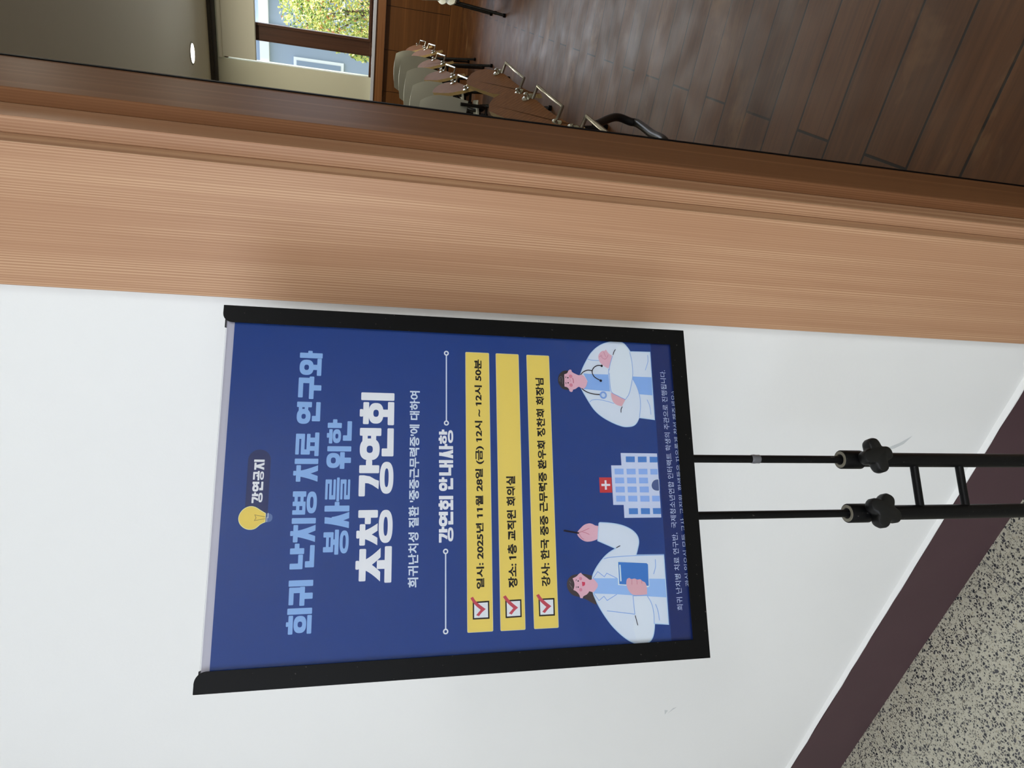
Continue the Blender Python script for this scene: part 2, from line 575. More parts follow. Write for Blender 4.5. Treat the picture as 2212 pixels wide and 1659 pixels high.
wbox('glass_pane', (WX0, YF + 0.095, WZ0), (-0.885, YF + 0.10, WZ1), HAZE)
wbox('glass_pane', (-0.695, YF + 0.095, WZ0), (1.10, YF + 0.10, WZ1), HAZE)
wbox('glass_pane', (1.29, YF + 0.095, WZ0), (WX1, YF + 0.10, WZ1), HAZE)

# roller blind pulled part-way down
bl = empty('roller_blind', (0.6, YF, 2.75))
tag(bl, 'pale olive roller blind pulled a third of the way down the classroom window', 'blind')
BLIND = mat('blind_fabric', rgb(214, 212, 194), 0.85)
bm = bmesh.new()
shell(bm, lambda u, v: (-1.698 + 3.36 * u, -0.030 - 0.004 * sin(v * 3), -0.355 + 0.375 * v), 4, 6, 0.0015)
obj('blind_cloth', bm, BLIND, bl, True)
bm = bmesh.new()
tube(bm, [(-1.698, -0.032, -0.358), (1.66, -0.032, -0.358)], 0.007)
obj('bottom_bar', bm, mat('blind_bar', rgb(160, 158, 142), 0.5), bl, True)
bm = bmesh.new()
tube(bm, [(-1.71, -0.036, 0.035), (1.68, -0.036, 0.035)], 0.026, 16)
obj('roller_tube', bm, BLIND, bl, True)

# recessed ceiling lamp
LX, LY = -1.0, 8.30
dl = empty('ceiling_downlight', (LX, LY, RZ))
tag(dl, 'round lit lamp set into the classroom ceiling near the far wall', 'ceiling light')
bm = bmesh.new()
lathe(bm, [(0.0, -0.004), (0.095, -0.004), (0.095, -0.001), (0.0, -0.001)])
obj('lamp_lens', bm, mat('lamp_lens', (1, 1, 1, 1), 0.4, emit=(1.0, 0.97, 0.88, 1), emit_s=9.0), dl)
bm = bmesh.new()
lathe(bm, [(0.096, -0.001), (0.096, -0.007), (0.112, -0.005), (0.114, -0.001), (0.096, -0.001)])
obj('lamp_ring', bm, mat('lamp_ring', rgb(150, 146, 130), 0.4), dl, True)

# ------------------------------------------------------------------ lecture chairs with folding writing tablets
SHELL = mat('pale_grey_green_plastic', rgb(188, 190, 176), 0.5)
DSTEEL = mat('dark_chair_steel', rgb(44, 44, 44), 0.34, metal=0.5)
CHROME = mat('chrome_bracket', rgb(196, 194, 180), 0.22, metal=0.9)
TAB = m_wood('tablet_veneer', rgb(104, 68, 40), rgb(118, 78, 46), rgb(130, 88, 54), 0.62, 'X', 50)
TAB.node_tree.nodes['Principled BSDF'].inputs['Specular IOR Level'].default_value = 0.12
EDGE = mat('tablet_edge', rgb(186, 158, 108), 0.3)

TN = Vector((0.78, -0.20, 0.59)).normalized()
TU = (Vector((0, 1, 0)) - TN * TN.y).normalized()
TV = TN.cross(TU)
def tp(u, v, n=0.0):
    return Vector((0, 0, 0.55)) + TU * u + TV * v + TN * n

def make_chair(with_tablet=True, swung=False, cx=-0.29):
    root = empty('tablet_chair' if with_tablet else 'school_chair')
    cy = -0.03
    # seat and backrest shells
    bm = bmesh.new()
    def seat(u, v):
        a, b = u * 2 - 1, v * 2 - 1
        k = 1 - 0.12 * abs(a) ** 4 - 0.0 * b
        return (cx + a * 0.21 * (1 - 0.10 * abs(b) ** 3), cy + b * 0.20 * k, 0.435 + 0.018 * a * a + 0.02 * max(0, -b) ** 2 - 0.022 * max(0, b) ** 3)
    shell(bm, seat, 14, 14, 0.012)
    obj('seat', bm, SHELL, root, True)
    bm = bmesh.new()
    def back(u, v):
        a = u * 2 - 1
        w = 0.205 * (1 - 0.22 * max(0, v - 0.55) ** 2 / 0.2 - 0.18 * max(0, 0.35 - v))
        z = 0.53 + 0.30 * v + 0.018 * (1 - a * a)
        return (cx + a * w, cy - 0.215 - 0.05 * v + 0.045 * a * a, z)
    shell(bm, back, 14, 10, 0.012)
    obj('backrest', bm, SHELL, root, True)
    # steel frame
    bm = bmesh.new()
    for s in (-1, 1):
        x = cx + s * 0.17
        tube(bm, cr_path([(x, cy + 0.17, 0.405), (x, cy - 0.10, 0.41), (x, cy - 0.185, 0.44), (x, cy - 0.20, 0.50), (x, cy - 0.212, 0.58)]), 0.011, 10)
    tube(bm, [(cx - 0.17, cy + 0.13, 0.40), (cx + 0.17, cy + 0.13, 0.40)], 0.009, 8)
    tube(bm, [(cx - 0.17, cy - 0.12, 0.40), (cx + 0.17, cy - 0.12, 0.40)], 0.009, 8)
    obj('seat_frame', bm, DSTEEL, root, True)
    for s in (-1, 1):
        for f in (-1, 1):
            bm = bmesh.new()
            x = cx + s * 0.18
            tube(bm, [(x, cy + f * 0.12, 0.405), (x + s * 0.035, cy + f * 0.22, 0.012)], 0.0115, 10)
            lg = obj('leg', bm, DSTEEL, root, True)
            bm = bmesh.new()
            lathe(bm, [(0.0, 0), (0.016, 0), (0.016, 0.02), (0.0, 0.024)], Matrix.Translation((x + s * 0.036, cy + f * 0.222, 0)), 10)
            obj('foot_cap', bm, BLACK, lg)
    if not with_tablet:
        return root
    bm = bmesh.new()
    if swung:      # arm swung out beside the board
        path = [(-0.12, -0.10, 0.405), (-0.05, -0.09, 0.395), (0.042, -0.07, 0.385), (0.042, 0.10, 0.360), (0.042, 0.27, 0.340), (0.042, 0.292, 0.36), (0.052, 0.27, 0.42), (0.04, 0.15, 0.52)]
    else:          # arm tucked under the board
        path = [(-0.12, -0.10, 0.405), (-0.14, -0.06, 0.43), (-0.13, 0.02, 0.50), tuple(tp(0.05, 0.07, -0.012))]
    tube(bm, cr_path(path, 8), 0.0125, 12)
    obj('tablet_arm', bm, DSTEEL, root, True)
    out = [(-0.25, -0.06), (-0.235, -0.045), (-0.16, -0.028), (-0.08, -0.014), (0.0, -0.006), (0.1, 0.0), (0.2, 0.022), (0.28, 0.055), (0.315, 0.095), (0.318, 0.12), (0.29, 0.150), (0.24, 0.165), (0.18, 0.150), (0.10, 0.128), (0.0, 0.098), (-0.08, 0.055), (-0.15, 0.005)]
    bm = bmesh.new()
    a = [bm.verts.new(tp(u, v, 0.0)) for u, v in out]
    b = [bm.verts.new(tp(u, v, -0.020)) for u, v in out]
    bm.faces.new(a); bm.faces.new(b[::-1])
    for i in range(len(out)):
        j = (i + 1) % len(out)
        f = bm.faces.new((a[i], b[i], b[j], a[j]))
        f.material_index = 1
    tb = obj('writing_tablet', bm, [TAB, EDGE], root)
    bm = bmesh.new()
    RISE = Vector((0.046, 0, -0.012))
    p0, p1 = (0.13, 0.008), (-0.11, -0.006)
    tube(bm, [tp(*p0, 0.0), tp(*p0, 0.0) + RISE, tp(*p1, 0.0) + RISE, tp(*p1, 0.0)], 0.0065, 8)
    obj('bracket', bm, CHROME, tb, True)['label'] = 'bright metal hoop on the tablet edge'
    for p, q in ((p0, 0.028), (p1, -0.028)):
        bm = bmesh.new()
        mtx = Matrix.Translation(tp(p[0] + q, p[1] + 0.012, 0.0)) @ TN.to_track_quat('Z', 'Y').to_matrix().to_4x4()
        lathe(bm, [(0.022, 0.0), (0.022, 0.004), (0.009, 0.006), (0.009, 0.020), (0.0, 0.022)], mtx, 12)
        obj('hinge_bolt', bm, CHROME, tb, True)
    return root

def copy_tree(o, parent=None):
    c = o.copy()
    COL.objects.link(c)
    c.parent = parent
    for ch in list(o.children):
        copy_tree(ch, c)
    return c

chair0 = make_chair(True, True, -0.38)
chair1 = make_chair(True, False, -0.38)
chair2 = make_chair()
spots = [(-0.325, 1.86, 'tablet chair nearest the doorway, mostly hidden behind the wood jamb'),
         (-0.328, 2.50, 'second tablet chair from the doorway, large tilted brown writing board'),
         (-0.318, 3.16, 'third tablet chair from the doorway, board with a pale rounded end'),
         (-0.535, 4.71, 'fourth tablet chair from the doorway, just behind the gap in the row'),
         (-0.548, 5.44, 'fifth tablet chair from the doorway, half hidden in the dim row'),
         (-0.538, 6.15, 'sixth tablet chair from the doorway, third from the far end of the row'),
         (-0.535, 7.01, 'seventh tablet chair from the doorway, next to last in the row'),
         (-0.585, 8.05, 'farthest tablet chair of the row, close to the window sill wall')]
for i, (x, y, lab) in enumerate(spots):
    c = chair0 if i == 0 else chair1 if i == 1 else copy_tree(chair1) if i == 2 else chair2 if i == 3 else copy_tree(chair2)
    c.location = (x, y, 0)
    c.rotation_euler = (0, 0, radians(9 if i >= 3 else 0))
    tag(c, lab, 'chair', 'tablet chairs lined up one behind another in the classroom')
side = make_chair(False)
for i, (x, y, rz, lab) in enumerate(((-0.215, 6.62, pi, 'pale school chair at the right edge of the classroom view, nearer one of two'),
                                     (-0.235, 7.30, pi, 'pale school chair behind another at the right edge of the classroom view'))):
    c = side if i == 0 else copy_tree(side)
    c.location = (x, y, 0)
    c.rotation_euler = (0, 0, rz)
    tag(c, lab, 'chair', 'pale chairs on the other side of the aisle')

# ------------------------------------------------------------------ outside the classroom window
GRASS = mat('yard_ground', rgb(128, 132, 104), 0.9)
_t = NT(GRASS)
_t.color(_t.mix(_t.noise(_t.coords((1, 1, 1)), 1.4, 5), rgb(112, 118, 84), rgb(160, 154, 128)))
g = boxo('ground', (-40, YF + 0.35, -0.35), (40, 60, -0.20), GRASS)
structure(g)
LEAF = [mat('leaf_green', rgb(146, 172, 92), 0.6), mat('leaf_yellow_green', rgb(200, 210, 116), 0.6), mat('leaf_yellow', rgb(236, 228, 136), 0.6), mat('leaf_orange', rgb(206, 140, 92), 0.6), mat('leaf_dark', rgb(84, 110, 60), 0.6)]
BARK = mat('bark', rgb(92, 76, 62), 0.9)
def tree(seed, loc, r, zc, rz, n, leaf, wts, label):
    rnd = random.Random(seed)
    root = empty('tree', loc)
    tag(root, label, 'tree', 'trees outside the classroom window')
    bm = bmesh.new()
    for _ in range(n):
        while True:
            p = Vector((rnd.uniform(-1, 1), rnd.uniform(-1, 1), rnd.uniform(-1, 1)))
            if p.length < 1:
                break
        q = p.normalized() * (p.length ** 0.5)
        c = Vector((q.x * r, q.y * r, zc + q.z * rz))
        c += Vector((sin(c.z * 5 + seed), cos(c.x * 4), sin(c.y * 5))) * 0.10 * r
        d = Vector((rnd.gauss(0, 1), rnd.gauss(0, 1), rnd.gauss(0, 1))).normalized()
        e = d.orthogonal().normalized()
        e = (Matrix.Rotation(rnd.uniform(0, 6.28), 3, d) @ e)
        k = d.cross(e)
        s = leaf * rnd.uniform(0.6, 1.3)
        f = bm.faces.new([bm.verts.new(c + v) for v in (e * s, (k * 0.55 + d * 0.12) * s, -e * s * 0.9, (-k * 0.55 + d * 0.12) * s)])
        f.material_index = rnd.choices(range(5), wts)[0]
    obj('crown', bm, LEAF, root)
    bm = bmesh.new()
    base = -loc[2] - 0.2
    tube(bm, cr_path([(0, 0, base), (0.05 * r, 0, zc * 0.4), (-0.04 * r, 0.03, zc)]), 0.085 * r + 0.02, 10, True, 0.03 * r)
    for _ in range(7):
        a = rnd.uniform(0, 6.28)
        z0 = zc - rz * rnd.uniform(0.2, 0.8)
        tube(bm, [(0, 0, z0), (cos(a) * r * 0.6, sin(a) * r * 0.6, z0 + rz * 0.6)], 0.02 * r, 6, True, 0.006)
    obj('trunk', bm, BARK, root, True)
tree(3, (-0.62, 14.0, 0), 0.66, 1.55, 0.84, 5600, 0.035, (4, 6, 5, 1.2, 1.5), 'sunlit yellow-green tree with a few orange leaves, right of the mullion')
tree(9, (-1.40, 16.6, 0), 0.34, 1.05, 0.42, 1100, 0.045, (4, 6, 3, 0.4, 2), 'small leafy tree seen low in the narrow left window pane')
tree(5, (-1.05, 19.5, 0), 0.55, 2.55, 0.60, 700, 0.05, (3, 5, 3, 0.6, 2), 'thin farther tree with sparse pale leaves against the grey building')

bld = empty('school_building', (0, 27, -0.2))
tag(bld, 'pale blue-grey building across the yard behind the trees', 'building')
BW = mat('building_render', rgb(150, 164, 182), 0.8)
BP = mat('building_pier_white', rgb(226, 230, 232), 0.7)
BG = mat('building_glass', rgb(128, 144, 164), 0.2)
boxo('wall', (-12, 0, 0), (12, 5, 9), BW, bld)
for i, x in enumerate((-9.5, -6.0, -2.15, 1.4, 4.9, 8.4)):
    boxo('pier', (x - 0.16, -0.30, 0), (x + 0.16, 0, 9), BP, bld)
for z in (1.9, 5.4):
    for x in (-7.7, -4.1, -0.4, 3.1, 6.6):
        f = boxo('window_frame', (x - 1.2, -0.10, z), (x + 1.2, 0.0, z + 1.7), BP, bld)
        boxo('pane', (x - 1.1, -0.12, z + 0.1), (x + 1.1, -0.09, z + 1.6), BG, f)
boxo('floor_band', (-12, -0.2, 4.4), (12, 0, 4.7), BP, bld)
# ---- poster layout in millimetres from the poster centre
LINES={'title':(166.8,145.5,[('희',-127.1,-105.4),('귀',-103.5,-81.7),('난',-72.7,-50.2),('치',-49.3,-27.5),('병',-24.9,-3.5),('치',4.8,26.4),('료',28.8,50.9),('연',58.9,80.3),('구',82.7,104.5),('와',105.4,128.8)]),'title2':(138.3,116.1,[('봉',-60.5,-38.3),('사',-37.2,-14.2),('를',-12.9,9),('위',17,38.2),('한',40.7,63.3)]),'title3':(108.6,76.8,[('초',-86.6,-54.2),('청',-53.1,-21.1),('강',-8.5,24.1),('연',25.2,56.6),('회',59,90.5)]),'badge':(201.7,192.5,[('강',-13.7,-4.5),('연',-3.5,5.5),('공',6.5,15),('지',15.9,25.3)]),'info':(33.3,19.4,[('강',-52.2,-38.1),('연',-37.3,-23.3),('회',-22.1,-8.6),('안',-4,8.8),('내',10.7,25.7),('사',27.2,40.9),('항',41.5,55.2)])}
NOTO={'sub': ("희귀난치성 질환 '중증근무력증'에 대하여", -91.8, 93.4, 52.2, 61.8), 'b1': ('일시: 2025년 11월 28일 (금) 12시 ~ 12시 50분', -95.5, 128.0, -11.2, -2.4), 'b2': ('장소: 1층 교직원 회의실', -95.6, 10.2, -42.5, -33.2), 'b3': ('강사: 한국 중증 근무력증 환우회 정찬희 회장님', -95.7, 110.9, -75.2, -66.2), 'f1': ('희귀 난치병 치료 연구반,  국제청소년연합 인터랙트 학생의 주관으로 진행됩니다.', -124.0, 124.5, -213.6, -207.1), 'f2': ('관심 있으신 모든 교사, 교직원, 학생들은 자유롭게 참석 해주세요:)', -101.4, 101.4, -224.3, -218.0)}
ART={
 'poster':[[-154.1,226.5],[154.7,226.2],[155.4,-222.8],[-152.7,-223.4]],
 'board_top':[[-153.8,233.5],[154.5,232.2]],
 'pill':[[-21,206.2],[26.4,206.7],[26.5,187.3],[-21.2,187.1],[34.5,197.7]],
 'bulb':[[-16.6,202.2],[-18.3,206.8],[-21.9,210.1],[-26.7,211.5],[-31.6,210.2],[-35.3,206.5],[-36.8,202],[-36,197.3],[-32.4,192.9],[-30.5,189],[-22.9,189.1],[-20.1,193.6],[-17.4,198]],
 'bulb_base':[[-23.1,188.4],[-23.2,185.3],[-24.9,183.4],[-27.7,183.2],[-29.8,184.3],[-30.5,186.4],[-30.5,188]],
 'fil':[[-26,189.2],[-24.1,198.1],[-26.7,196.9],[-29.1,198.2],[-27.6,189.1]],
 'bulbl':[[-22.6,186.9],[-27.1,186.9],[-26.1,187.8],[-30.5,187.8]],
 'il':[[-60.3,26.6],[-131.7,26.9]],
 'ir':[[133.2,26],[62.1,25.9]],
 'bars':[[[-133.5,6.5],[-133.7,-17.2],[135.1,-17.9],[135,6]],[[-133.8,-24.9],[-133.7,-48.4],[134.9,-49.1],[135.1,-25.5]],[[-133.7,-57.6],[-133.6,-81.3],[135,-81.9],[134.8,-58]]],
 'boxes':[[[-122.6,1.4],[-122.6,-14.6],[-106.4,-14.5],[-106.8,1.3]],[[-122.8,-30],[-122.6,-45.7],[-106.4,-45.8],[-106.6,-30]],[[-122.8,-62.8],[-122.8,-78.6],[-106.6,-78.7],[-106.7,-62.7]]],
 'checks':[[[-103.4,3.5],[-102.2,1],[-107,-2.4],[-113.8,-11.1],[-116.7,-7.3],[-119.9,-4.6],[-118.8,-1.9],[-114.2,-6.2],[-109.3,-0.6]],[[-103.5,-27.8],[-102.2,-30.5],[-106.8,-34],[-113.9,-42.4],[-116.8,-38.7],[-119.9,-36],[-118.7,-33.2],[-114.2,-37.6],[-109.1,-32]],[[-103.5,-60.5],[-102.3,-63.2],[-107.1,-66.8],[-114.1,-75.3],[-116.8,-71.7],[-120,-68.7],[-118.7,-66.1],[-114.5,-70.3],[-109,-64.3]]],
 'band':[[154.2,-198.3],[155.4,-222.8],[-152.7,-223.4],[-152.2,-198.6]],
 'hosp':[[34,-155.9],[33.8,-196.9],[-32.3,-196.7],[-32.1,-155.9],[-19.1,-155.9],[-19,-144.6],[21.1,-144.6],[21.2,-156]],
 'flag':[[8.8,-130.8],[8.8,-144.1],[-6.6,-144.2],[-6.6,-130.8]],
 'crs':[[[5.9,-136.5],[5.9,-138.6],[-3.5,-138.6],[-3.7,-136.5]],[[2.3,-132.8],[2.2,-142.4],[0.2,-142.4],[-0,-132.9]]],
 'hw_dark':[[[30.4,-161.3],[30.4,-171.3],[24.5,-171.1],[24.5,-161.2]],[[30.3,-174.8],[30.4,-184.7],[24.5,-184.5],[24.4,-174.6]],[[30.3,-188.1],[30.2,-196.9],[24.4,-196.7],[24.3,-187.9]],[[-22.5,-161.2],[-22.6,-171.2],[-28.6,-171],[-28.5,-161.1]],[[-22.6,-174.5],[-22.8,-184.5],[-28.8,-184.3],[-28.6,-174.4]],[[-22.7,-187.8],[-22.8,-196.6],[-28.8,-196.5],[-28.7,-187.8]]],
 'hw_light':[[[17.8,-148],[17.8,-158],[11.9,-157.9],[11.9,-148]],[[17.7,-161.3],[17.8,-171.4],[11.9,-171.3],[11.9,-161.3]],[[17.7,-174.7],[17.7,-184.7],[11.9,-184.6],[11.9,-174.6]],[[17.5,-188],[17.5,-196.3],[11.7,-196.2],[11.7,-187.9]],[[8.6,-148],[8.6,-158],[2.7,-158],[2.7,-147.9]],[[8.6,-161.3],[8.6,-171.3],[2.6,-171.2],[2.6,-161.2]],[[8.6,-174.6],[8.5,-184.7],[2.6,-184.6],[2.6,-174.5]],[[-0.6,-148],[-0.6,-158.1],[-6.5,-158],[-6.4,-148]],[[-0.6,-161.3],[-0.7,-171.4],[-6.6,-171.3],[-6.5,-161.2]],[[-0.7,-174.7],[-0.7,-184.9],[-6.7,-184.8],[-6.6,-174.6]],[[-9.8,-148.1],[-9.9,-158.1],[-15.8,-158],[-15.7,-148.1]],[[-9.9,-161.3],[-10,-171.4],[-15.9,-171.3],[-15.8,-161.3]],[[-10,-174.7],[-10.1,-184.9],[-16.1,-184.8],[-16,-174.6]],[[-10.1,-187.9],[-10.2,-196.5],[-16,-196.3],[-15.9,-187.8]]],
 'door':[[6.8,-196.7],[6.7,-193.4],[4.9,-190],[1.2,-188],[-2.2,-188.4],[-4.4,-190.6],[-5.2,-193.3],[-5.1,-196.6]],
 'm_coat':[[117.3,-116.1],[123.4,-118.6],[132.1,-123.4],[140.3,-128.8],[148.1,-137.5],[152.7,-147.3],[154.5,-158.9],[153.2,-166],[148.5,-170.8],[143.9,-173.8],[144.3,-197],[69.8,-196.9],[71.6,-179.2],[63.7,-173.6],[61.6,-163.9],[63.1,-155.9],[67.3,-145.5],[72.5,-136.5],[78.8,-129.4],[86.4,-124.2],[95.2,-119.1],[100.8,-116.2],[108.8,-113.6]],
 'm_shirt':[[117.7,-119],[117.4,-126.4],[117.5,-147.2],[99,-148],[99.6,-138],[100.8,-118.1],[109.1,-123.5]],
 'm_shirt2':[[116.3,-174.5],[116.2,-196.9],[96.3,-196.3],[97,-181.3],[104.2,-179.2],[113.3,-174.7]],
 'm_arm1':[[138.3,-152.8],[145,-156.4],[151.9,-163.3],[149.6,-168.3],[142.9,-172.4],[135.5,-174.5],[125.6,-175.3],[114.5,-174.1],[103.4,-171.1],[95.4,-168],[91.4,-165.2],[93.3,-159],[97.3,-150.4],[99.7,-149],[108.7,-148.2],[118.5,-148.2],[125.8,-148.9]],
 'm_arm2':[[113.3,-174.7],[104.8,-178.9],[94.5,-181.4],[84.3,-181.7],[73.4,-179.9],[65.5,-174.9],[63,-167.2],[73,-160.9],[81.3,-159.2],[89.8,-164.5],[98.5,-169.5],[109.6,-173.4]],
 'm_hand':[[138.3,-152.5],[141.2,-148.5],[145.1,-145.9],[143.5,-144.2],[143.4,-142.3],[141.8,-139.6],[138.3,-137.2],[135.2,-136.8],[130.3,-138.4],[126.2,-143.2],[124.2,-147.5],[128.3,-149.4]],
 'm_hand2':[[97.5,-148.8],[97.3,-151],[90.8,-164.9],[83.4,-160.3],[84.8,-154.7],[87.7,-151.1],[92.4,-149.2]],
 'm_face':[[115.7,-97.6],[117.3,-101],[119.8,-102.4],[121,-104],[120.5,-105.8],[118.6,-106.3],[116.5,-110.2],[115.3,-113.9],[115.8,-116.7],[114.4,-119.4],[110.3,-122.3],[107.3,-122.5],[103,-120.7],[101.1,-118.2],[101.6,-115.7],[102.8,-113],[100.6,-109.5],[99.6,-106.4],[97.8,-106],[97.1,-104.5],[98,-102.7],[100,-102.1],[101.8,-100.4],[102.6,-97.4]],
 'm_hair':[[119.5,-102.4],[119.6,-97.5],[117.1,-93.7],[112.8,-91.1],[107.4,-90.7],[103.3,-92.5],[100.1,-95.7],[99.1,-101.5],[99.7,-102.2],[101.8,-100.4],[102.6,-97.4],[115.7,-97.6],[117,-100.7]],
 'm_st1':[[116.1,-115.8],[119.2,-119],[121.1,-123.5],[120.9,-128.8]],
 'm_st2':[[126.7,-139.8],[126.7,-135],[124.5,-131.2],[120.8,-128.9],[117.2,-129.2],[113.6,-131.8],[110.3,-137.9]],
 'm_st3':[[102.8,-115.1],[99.3,-118.7],[96.8,-124.1],[95.5,-130.3],[95.2,-136.8]],
 'm_dot':[[94.8,-139.9],[126.5,-139.8],[110.3,-137.9]],
 'm_eye':[[112.2,-101.4],[106.7,-101.5]],
 'm_brow':[[[113.5,-99.2],[111.7,-99.3]],[[107.3,-99.1],[105.4,-99.2]]],
 'm_cheek':[[113.8,-104.6],[104.4,-104.6]],
 'm_mouth':[[111.8,-106.6],[109.4,-107.3],[106.8,-107.3]],
 'm_lines':[[[133.5,-124.4],[132.4,-129.7],[132.4,-137.2]],[[87,-124.6],[89.3,-127.5],[89.9,-134.3],[88.4,-143.6],[86.2,-151.6]],[[140.6,-193.9],[133.8,-193.8],[124,-190.1]],[[91.2,-189.7],[84.5,-192.3],[75.3,-193]],[[123.3,-147.8],[117.5,-147.2]],[[93.2,-159],[90.8,-164.9]],[[97.3,-150.4],[93.3,-159]],[[91.4,-165.2],[97.2,-169.4],[107.1,-172.6],[116.3,-174.7],[125.6,-175.3],[135.5,-174.5],[142.9,-173.1]],[[113.3,-174.7],[104.8,-178.9],[94.5,-181.4],[84.3,-181.7],[71.9,-179.5]],[[118.5,-148.2],[108.7,-148.2],[99.7,-149],[97.3,-150.7]],[[137.7,-152.8],[128.9,-149.7],[122.1,-148.1]],[[110.8,-103.2],[108.8,-104.5],[108.4,-103.4]]],
 'm_marks':[[[145.1,-156.4],[142.7,-154.7],[139.3,-153.5]],[[82.6,-160.2],[79.8,-158.9],[76.8,-158.7]]],
 'w_hair':[[-85.5,-102.6],[-85,-107.1],[-87.6,-119.2],[-91,-119.8],[-103.5,-120.8],[-114.9,-121.4],[-112.5,-116.3],[-109.3,-110.8],[-106.8,-103.7],[-104.7,-97.4],[-100.2,-93.2],[-95.1,-91.8],[-90,-93.2],[-86.5,-97.4]],
 'w_coat':[[-37,-128.1],[-36.3,-129.4],[-37.5,-143.6],[-40,-154.4],[-44.5,-163.5],[-50,-168.7],[-56.2,-170],[-63.1,-168.2],[-69,-166.1],[-69.4,-196.5],[-136.7,-196.5],[-135.2,-181.5],[-146.5,-179.1],[-152,-174.5],[-153.6,-166.1],[-151.8,-158],[-146.2,-148.5],[-136.3,-137.7],[-126.5,-130.1],[-116.8,-124.1],[-109.3,-120.5],[-103,-118.4],[-89.4,-118.3],[-81.4,-122],[-71.9,-129.9],[-66.1,-136.9],[-62.1,-144.6],[-54,-125.9]],
 'w_shirt':[[-89.8,-119.1],[-90.7,-144.1],[-105.9,-143.6],[-104.2,-119.1]],
 'w_shirt2':[[-90.7,-144.1],[-93.1,-196],[-111,-196.1],[-109.1,-175.1],[-105.9,-143.6]],
 'w_face':[[-89.1,-97.7],[-87.4,-101.8],[-84.9,-104.7],[-84.2,-106.7],[-86.1,-108.3],[-89.2,-112.6],[-91.2,-115.7],[-90,-118.7],[-92.5,-121.4],[-96.3,-123.6],[-99.9,-121.8],[-103,-118.4],[-101.8,-114.4],[-104.6,-111.8],[-106.3,-108.1],[-108.1,-107.2],[-107.8,-104.8],[-104.6,-103.8],[-101.6,-101.1],[-100,-98],[-94.6,-99.4]],
 'w_hand1':[[-39.6,-127.9],[-39.1,-124.2],[-37.5,-121],[-36.9,-117.7],[-38.2,-112.6],[-41.5,-108.4],[-45.2,-104.9],[-47.9,-104.8],[-51.7,-107.9],[-54.3,-112.7],[-54.6,-117.6],[-53.6,-122.6],[-52.3,-126]],
 'w_pen':[[-43.4,-90.5],[-46.2,-106.3]],
 'w_book':[[-74.6,-145.5],[-76.9,-177.5],[-78.3,-178.9],[-99.4,-178.4],[-100.5,-177],[-97.2,-145]],
 'w_bookin':[[-75.1,-146.3],[-77.2,-177],[-78.5,-178.4],[-99.2,-177.7],[-96.4,-146.3]],
 'w_bkl':[[-78.5,-148],[-93.1,-148.1]],
 'w_hand2':[[-94.4,-153.9],[-91.8,-154.9],[-90.8,-157.5],[-92,-159.5],[-91.6,-162.9],[-92.7,-165.7],[-92.6,-169.1],[-94.3,-171.1],[-95.9,-174],[-99.7,-175.4],[-107.2,-175.3],[-107.6,-167.7],[-106.9,-160.2],[-103.4,-156.2],[-98.1,-153.9]],
 'w_sleeve':[[-107.7,-159.7],[-108.3,-175.2],[-115.6,-179.3],[-124.5,-181.2],[-135.2,-181.2],[-147.1,-178.2],[-152.5,-170.3],[-152,-162.1],[-138.1,-158.9],[-125.4,-161]],
 'w_lines':[[[-89.8,-119.1],[-83.7,-124.3],[-88.8,-131],[-85.5,-133.7],[-90.7,-144.1]],[[-104.2,-119.1],[-111,-124.1],[-107.2,-129.6],[-111.3,-132.6],[-105.9,-143.2]],[[-71.6,-131.6],[-70.3,-139.9],[-69.5,-166.1],[-69.6,-196.5]],[[-120.9,-132.1],[-125.4,-161]],[[-125.4,-161],[-108.1,-160.1],[-108.3,-175.2],[-115.6,-179.3],[-124.5,-181.2],[-135.2,-181]],[[-73.9,-186.7],[-81.2,-186.4],[-87.9,-183.9]],[[-117.2,-183.8],[-123.3,-185.9],[-132.2,-186.9]]],
 'w_marks':[[[-61.3,-145.3],[-59.5,-149.1]],[[-126.8,-161.1],[-135.6,-163.1]]],
 'w_fl':[[[-92.4,-159.9],[-97.2,-159.6]],[[-93,-165.3],[-97.2,-165.3]],[[-93.9,-170.3],[-96.5,-170.5]],[[-46.8,-106.5],[-50.6,-108.8],[-52.2,-111.1]],[[-45.6,-106.5],[-44.6,-109.9],[-41.7,-117.4]],[[-45.3,-110.2],[-46.2,-113.9],[-47.8,-117.1]]],
 'w_eye':[[-91.8,-103.4],[-97.5,-103.1]],
 'w_brow':[[[-90.1,-101.5],[-91.7,-101]],[[-96.7,-101.1],[-98.3,-101.1]]],
 'w_cheek':[[-89.6,-105.9],[-100.1,-105.6]],
 'w_mouth':[[-92.6,-107.2],[-93.2,-110.4],[-96.1,-109.8],[-96.7,-107.4]],
 'm_fl':[[[138.4,-140.4],[135.6,-140.9],[133.8,-144.3]],[[141.9,-143.2],[138.6,-144.2],[136.4,-145.4]],[[136.4,-137.6],[137.1,-139.1],[138.3,-139.5]],[[138.7,-147.7],[135.6,-146.3],[133.9,-143.7]]],
 'm_hl':[[[108,-92.1],[111.6,-92.1],[113.5,-94.1],[111.1,-95.6],[105.5,-95.5]],[[107.2,-93.8],[110.8,-93.6],[111.7,-94.4]]],
 'w_hl':[[[-91.5,-94.7],[-93.4,-95.9]],[[-94.4,-94.6],[-96.7,-95.7]],[[-96.3,-96.1],[-98.8,-97]]],
 'inner':[[-153.5,231.9],[154.8,230.6],[155.4,-222.8],[-151.8,-223.5]],
}
